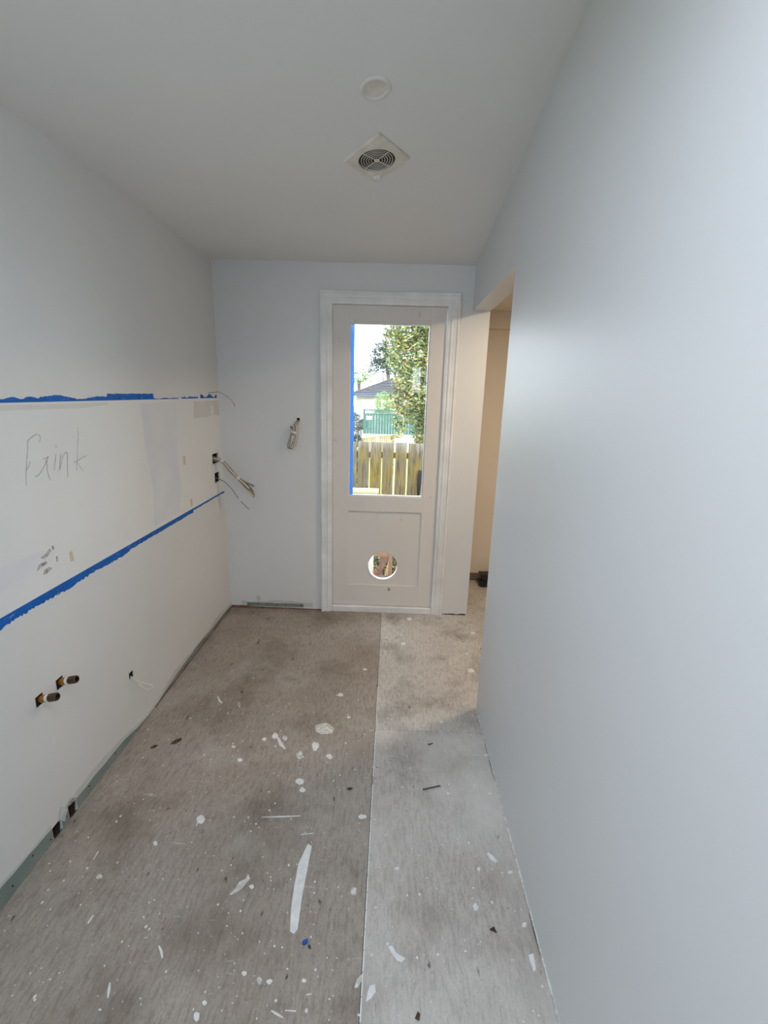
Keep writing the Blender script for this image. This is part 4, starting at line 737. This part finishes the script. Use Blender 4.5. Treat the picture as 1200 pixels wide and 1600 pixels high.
def leaves(mb, blobs, n, size, seed, flat=0.35):
    rd = random.Random(seed); wts = [b[3]*b[4]*b[5] for b in blobs]
    for k in range(n):
        b = rd.choices(blobs, wts)[0]
        d = Vector((rd.gauss(0, 1), rd.gauss(0, 1), rd.gauss(0, 1))).normalized(); r = rd.uniform(0.25, 1)**0.5*rd.uniform(0.85, 1.12)
        p = Vector((b[0]+d.x*b[3]*r, b[1]+d.y*b[4]*r, b[2]+d.z*b[5]*r))
        a = Vector((rd.gauss(0, 1), rd.gauss(0, 1), rd.gauss(0, 0.6))).normalized(); c = a.cross(Vector((rd.gauss(0, 1), rd.gauss(0, 1), rd.gauss(0, 1)))).normalized()
        s = size*rd.uniform(0.6, 1.3)
        mb.add([p-a*s, p+c*s*flat, p+a*s, p-c*s*flat], [(0, 1, 2, 3)])
    return mb
def tree(name, label, cat, blobs, n, size, seed, m, trunk, tm):
    base = trunk[0][0]; t = thing(name, label, cat, base)
    f = part(leaves(MB(), blobs, n, size, seed), 'foliage', m, t); f['kind'] = 'stuff'
    for pts, r in [(trunk[0], trunk[1])] + list(trunk[2:]): part(MB().tube(bez(pts, 4), r, 9), 'trunk' if r is trunk[1] else 'branch', tm, t, smooth=True)
    return t
L1 = leaf_mat('broad_leaf', [srgb(*c) for c in ((92, 114, 52), (136, 146, 70), (66, 86, 46), (112, 124, 84), (176, 172, 92), (172, 128, 92), (96, 112, 78), (58, 74, 50), (150, 158, 104))])
L2 = leaf_mat('grey_leaf', [outc(108, 122, 112), outc(86, 102, 94), outc(134, 144, 134), outc(70, 86, 78)])
L3 = leaf_mat('light_leaf', [outc(150, 190, 90), outc(178, 206, 116), outc(124, 168, 78), outc(196, 216, 140)])
L4 = leaf_mat('dusty_leaf', [outc(120, 120, 104), outc(92, 96, 82), outc(150, 146, 134), outc(66, 72, 60)])
tree('leafy_tree', 'tall leafy tree with reddish new leaves filling the right of the door glass', 'tree',
     [(0.38, 8.4, 2.75, 0.62, 0.6, 0.55), (0.95, 8.5, 3.0, 0.8, 0.7, 0.8), (0.32, 8.3, 2.25, 0.50, 0.5, 0.35), (0.45, 8.3, 1.85, 0.52, 0.5, 0.40), (0.30, 8.3, 1.5, 0.40, 0.4, 0.30),
      (0.62, 8.5, 1.35, 0.38, 0.4, 0.40), (0.20, 8.2, 1.22, 0.22, 0.25, 0.20), (0.60, 8.4, 0.95, 0.28, 0.3, 0.26), (1.2, 8.6, 1.9, 0.7, 0.7, 0.9), (0.5, 8.7, 3.7, 0.9, 0.8, 0.7), (0.12, 8.2, 1.05, 0.14, 0.2, 0.12)],
     46000, 0.040, 11, L1, ([(0.52, 8.55, GZ), (0.50, 8.5, 0.6), (0.55, 8.55, 1.6), (0.6, 8.6, 2.9)], 0.075, ([(0.52, 8.55, 1.3), (0.35, 8.3, 2.3), (0.25, 8.2, 2.8)], 0.02), ([(0.2, 8.1, 2.52), (0.32, 8.0, 2.54), (0.5, 8.0, 2.53)], 0.008)), M_bark)
tree('grey_tree', 'grey green tree standing behind the leafy tree, above the house roof', 'tree',
     [(-1.5, 52, 5.6, 1.1, 1.0, 1.3), (-0.2, 52, 6.6, 1.3, 1.0, 1.9), (-2.2, 52, 4.4, 0.8, 0.8, 1.0), (-0.3, 52, 4.6, 1.5, 1.0, 1.3), (0.3, 52, 9.0, 0.9, 1.0, 1.3)], 5200, 0.16, 5, L2, ([(-0.5, 52, GZ), (-0.6, 52, 2.5), (-0.7, 52, 5)], 0.2), M_bark)
tree('distant_tree', 'pale distant treetop left of the house roof', 'tree', [(-4.0, 55, 3.4, 1.3, 1.2, 1.0), (-2.9, 55, 3.2, 1.0, 1.0, 0.7)], 1200, 0.13, 8, L3, ([(-4, 55, GZ), (-4, 55, 3)], 0.2), M_bark)
tree('light_green_shrub', 'light green bushy shrub in front of the house, above the green fence', 'shrub',
     [(-0.62, 28, 1.05, 0.55, 0.5, 0.75), (-0.95, 28, 0.8, 0.35, 0.4, 0.5), (-0.25, 28, 0.9, 0.4, 0.4, 0.6), (-0.55, 28, 0.1, 0.5, 0.4, 0.5)], 2600, 0.055, 3, L3, ([(-0.6, 28, GZ), (-0.6, 28, 0.6)], 0.05), M_bark)
tree('dusty_shrub', 'dark dusty leaved shrub at the left edge of the door glass above the fence', 'shrub',
     [(-0.72, 9, 0.93, 0.15, 0.25, 0.36), (-0.66, 9, 0.5, 0.17, 0.25, 0.35), (-0.74, 9, 0.0, 0.25, 0.3, 0.45)], 5200, 0.026, 4, L4, ([(-0.8, 9, GZ), (-0.8, 9, 0.7)], 0.03), M_bark)
tree('low_bush', 'small green bush behind the mossy fence, below the leafy tree', 'shrub', [(0.08, 8.9, 0.74, 0.13, 0.2, 0.12), (0.1, 8.9, 0.3, 0.18, 0.2, 0.4)], 700, 0.028, 6, L1, ([(0.1, 8.9, GZ), (0.1, 8.9, 0.5)], 0.02), M_bark)
tree('ground_cover', 'dark green groundcover plant behind the frame, through the cat hole', 'plant', [(-0.25, 5.0, -0.28, 0.3, 0.15, 0.2), (0.2, 5.05, -0.3, 0.3, 0.15, 0.2), (-0.05, 5.05, -0.15, 0.25, 0.12, 0.22)], 1400, 0.022, 9,
     leaf_mat('dark_leaf', [outc(52, 66, 42), outc(84, 100, 62), outc(60, 52, 44), outc(112, 118, 96)]), ([(-0.05, 5.05, GZ), (-0.05, 5.05, -0.2)], 0.012), M_bark)

wbx = thing('storage_box', 'small white topped box just behind the mossy fence', 'box', (0.1, 7.0, GZ))
part(MB().box(0.04, 0.17, 6.95, 7.10, GZ, 0.90), 'body', M_white_timber, wbx); part(MB().box(0.035, 0.178, 6.94, 7.11, 0.90, 0.955), 'lid', M_white_timber, wbx, bevel=0.004)

sf = thing('low_fence', 'low yellowed timber fence with sloping cap rail in front of the green fence', 'fence', (-0.3, 15.5, GZ))
def sfp(t): return -0.95+1.35*t, 14.5+2.2*t
for k in range(20):
    a, b = sfp(k/20), sfp((k+0.8)/20)
    part(MB().prism([(*a, GZ), (*b, GZ), (*b, 0.18), (*a, 0.18)], (0.0, 0.03, 0)), 'paling', M_yellow_rail, sf)
a, b = sfp(-0.01), sfp(1.0); part(MB().prism([(a[0], a[1]-0.02, 0.185), (b[0], b[1]-0.02, 0.185), (b[0], b[1]-0.02, 0.25), (a[0], a[1]-0.02, 0.25)], (0, 0.12, 0)), 'cap_rail', M_yellow_rail, sf)
a = sfp(0.34); part(MB().box(a[0]-0.03, a[0]+0.04, a[1]-0.08, a[1]-0.02, GZ, 0.27), 'post', M_cream_timber, sf)

gf = paling_fence('green_fence', 'green painted paling fence with lattice top and white sign', 25, -1.52, 2.4, 0.149, 0.135, GZ, 0.50, M_green, ((0.50, 0.56), (0.73, 0.78)), wob=0.0)
lat = MB()
for k in range(40):
    x = -1.5+k*0.1
    for s in (1, -1):
        p, q = (x, 0.55), (x+0.18*s, 0.74)
        if q[0] < -1.52: continue
        lat.prism([(p[0]-0.02, 25.0+0.01*s, p[1]), (p[0]+0.02, 25.0+0.01*s, p[1]), (q[0]+0.02, 25.0+0.01*s, q[1]), (q[0]-0.02, 25.0+0.01*s, q[1])], (0, 0.01, 0))
part(lat, 'lattice', M_green, gf)
for x in (-1.56, 0.2, 2.3): part(MB().box(x, x+0.09, 25.01, 25.1, GZ, 0.80), 'post', M_green, gf)
sg = thing('sign', 'small white sign on the left end of the green fence', 'sign', (-1.23, 24.97, 0.32))
pl_ = part(MB().box(-1.40, -1.08, 24.975, 24.995, 0.25, 0.42), 'panel', M_white, sg)
for k in range(6): part(MB().box(-1.36+k*0.042, -1.33+k*0.042, 24.971, 24.976, 0.31, 0.355), 'lettering', M_steel, pl_)

cr = thing('car', 'silver car parked left of the green fence, in front of the house', 'car', (-3.2, 28.5, GZ))
cy_ = 27.7
body = [(-5.4, 0.12), (-5.38, 0.45), (-5.0, 0.56), (-4.2, 0.62), (-3.6, 1.02), (-2.4, 1.06), (-1.75, 0.66), (-1.28, 0.60), (-1.20, 0.35), (-1.22, 0.12)]
part(MB().prism([(x, cy_, GZ+0.1+z) for x, z in body], (0, 1.6, 0)), 'body', M_car, cr, bevel=0.05)
part(MB().prism([(x, cy_-0.01, GZ+0.1+z) for x, z in [(-4.0, 0.66), (-3.55, 0.97), (-2.45, 1.0), (-1.9, 0.68)]], (0, 0.02, 0)), 'side_window', M_carglass, cr)
for x in (-4.7, -1.72):
    w = part(MB().lathe([(0.0, 0), (0.22, 0), (0.31, 0.02), (0.31, 0.2), (0.0, 0.2)], (x, cy_-0.02, GZ+0.32), (0, 1, 0), 24), 'wheel', M_black, cr)
    part(MB().lathe([(0.0, 0), (0.19, 0.012)], (x, cy_-0.035, GZ+0.32), (0, 1, 0), 16), 'hub_cap', M_steel, w)

hs = thing('house', 'cream house with grey tiled hip roof beyond the green fence', 'house', (0.5, 42, GZ))
part(MB().box(-3.0, 6.0, 38.5, 46, GZ, 1.42), 'wall', M_cream, hs)
gd = part(MB().box(-2.6, -0.6, 38.44, 38.5, GZ, 1.1), 'garage_door', M_white_timber, hs)
for k in range(5): part(MB().box(-2.6, -0.6, 38.42, 38.44, GZ+0.05+k*0.32, GZ+0.33+k*0.32), 'door_panel', M_white_timber, gd)
ex0, ex1, ey0, ey1, ez, ap0, ap1, az = -3.35, 6.3, 38.1, 46.4, 1.50, 0.35, 2.6, 3.05
my = (ey0+ey1)/2
roof = part(MB().add([(ex0, ey0, ez), (ex1, ey0, ez), (ex1, ey1, ez), (ex0, ey1, ez), (ap0, my, az), (ap1, my, az)], [(0, 1, 5, 4), (1, 2, 5), (2, 3, 4, 5), (3, 0, 4), (0, 3, 2, 1)]), 'roof', M_roof, hs)
nr = 12
for k in range(nr):                                                    # courses of tiles on the slope that faces the door
    t0, t1_ = k/nr, (k+0.86)/nr
    f0 = lambda t, e: ((ex0+(ap0-ex0)*t) if e == 0 else (ex1+(ap1-ex1)*t), ey0+(my-ey0)*t, ez+(az-ez)*t)
    q = [f0(t0, 0), f0(t0, 1), f0(t1_, 1), f0(t1_, 0)]
    part(MB().prism([(x, y-0.03, z+0.07) for x, y, z in q[:2]] + [(x, y, z+0.015) for x, y, z in q[2:]], (0, 0.01, -0.05)), 'tile_course', M_roof, roof)
hip = lambda p, q: part(MB().tube([p, q], 0.07, 6), 'hip_capping', M_roof, roof)
hip((ex0, ey0, ez+0.05), (ap0, my, az+0.05)); hip((ap0, my, az+0.05), (ap1, my, az+0.05))
part(MB().box(ex0, ex1, ey0-0.1, ey0, ez-0.16, ez+0.02), 'gutter', M_gutter, hs)
part(MB().box(ex0-0.1, ex0, ey0, ey1, ez-0.16, ez+0.02), 'gutter', M_gutter, hs)
part(MB().tube([(-0.95, 42.2, 1.9), (-0.95, 42.2, 3.4)], 0.05, 8), 'vent_pipe', M_steel, hs)
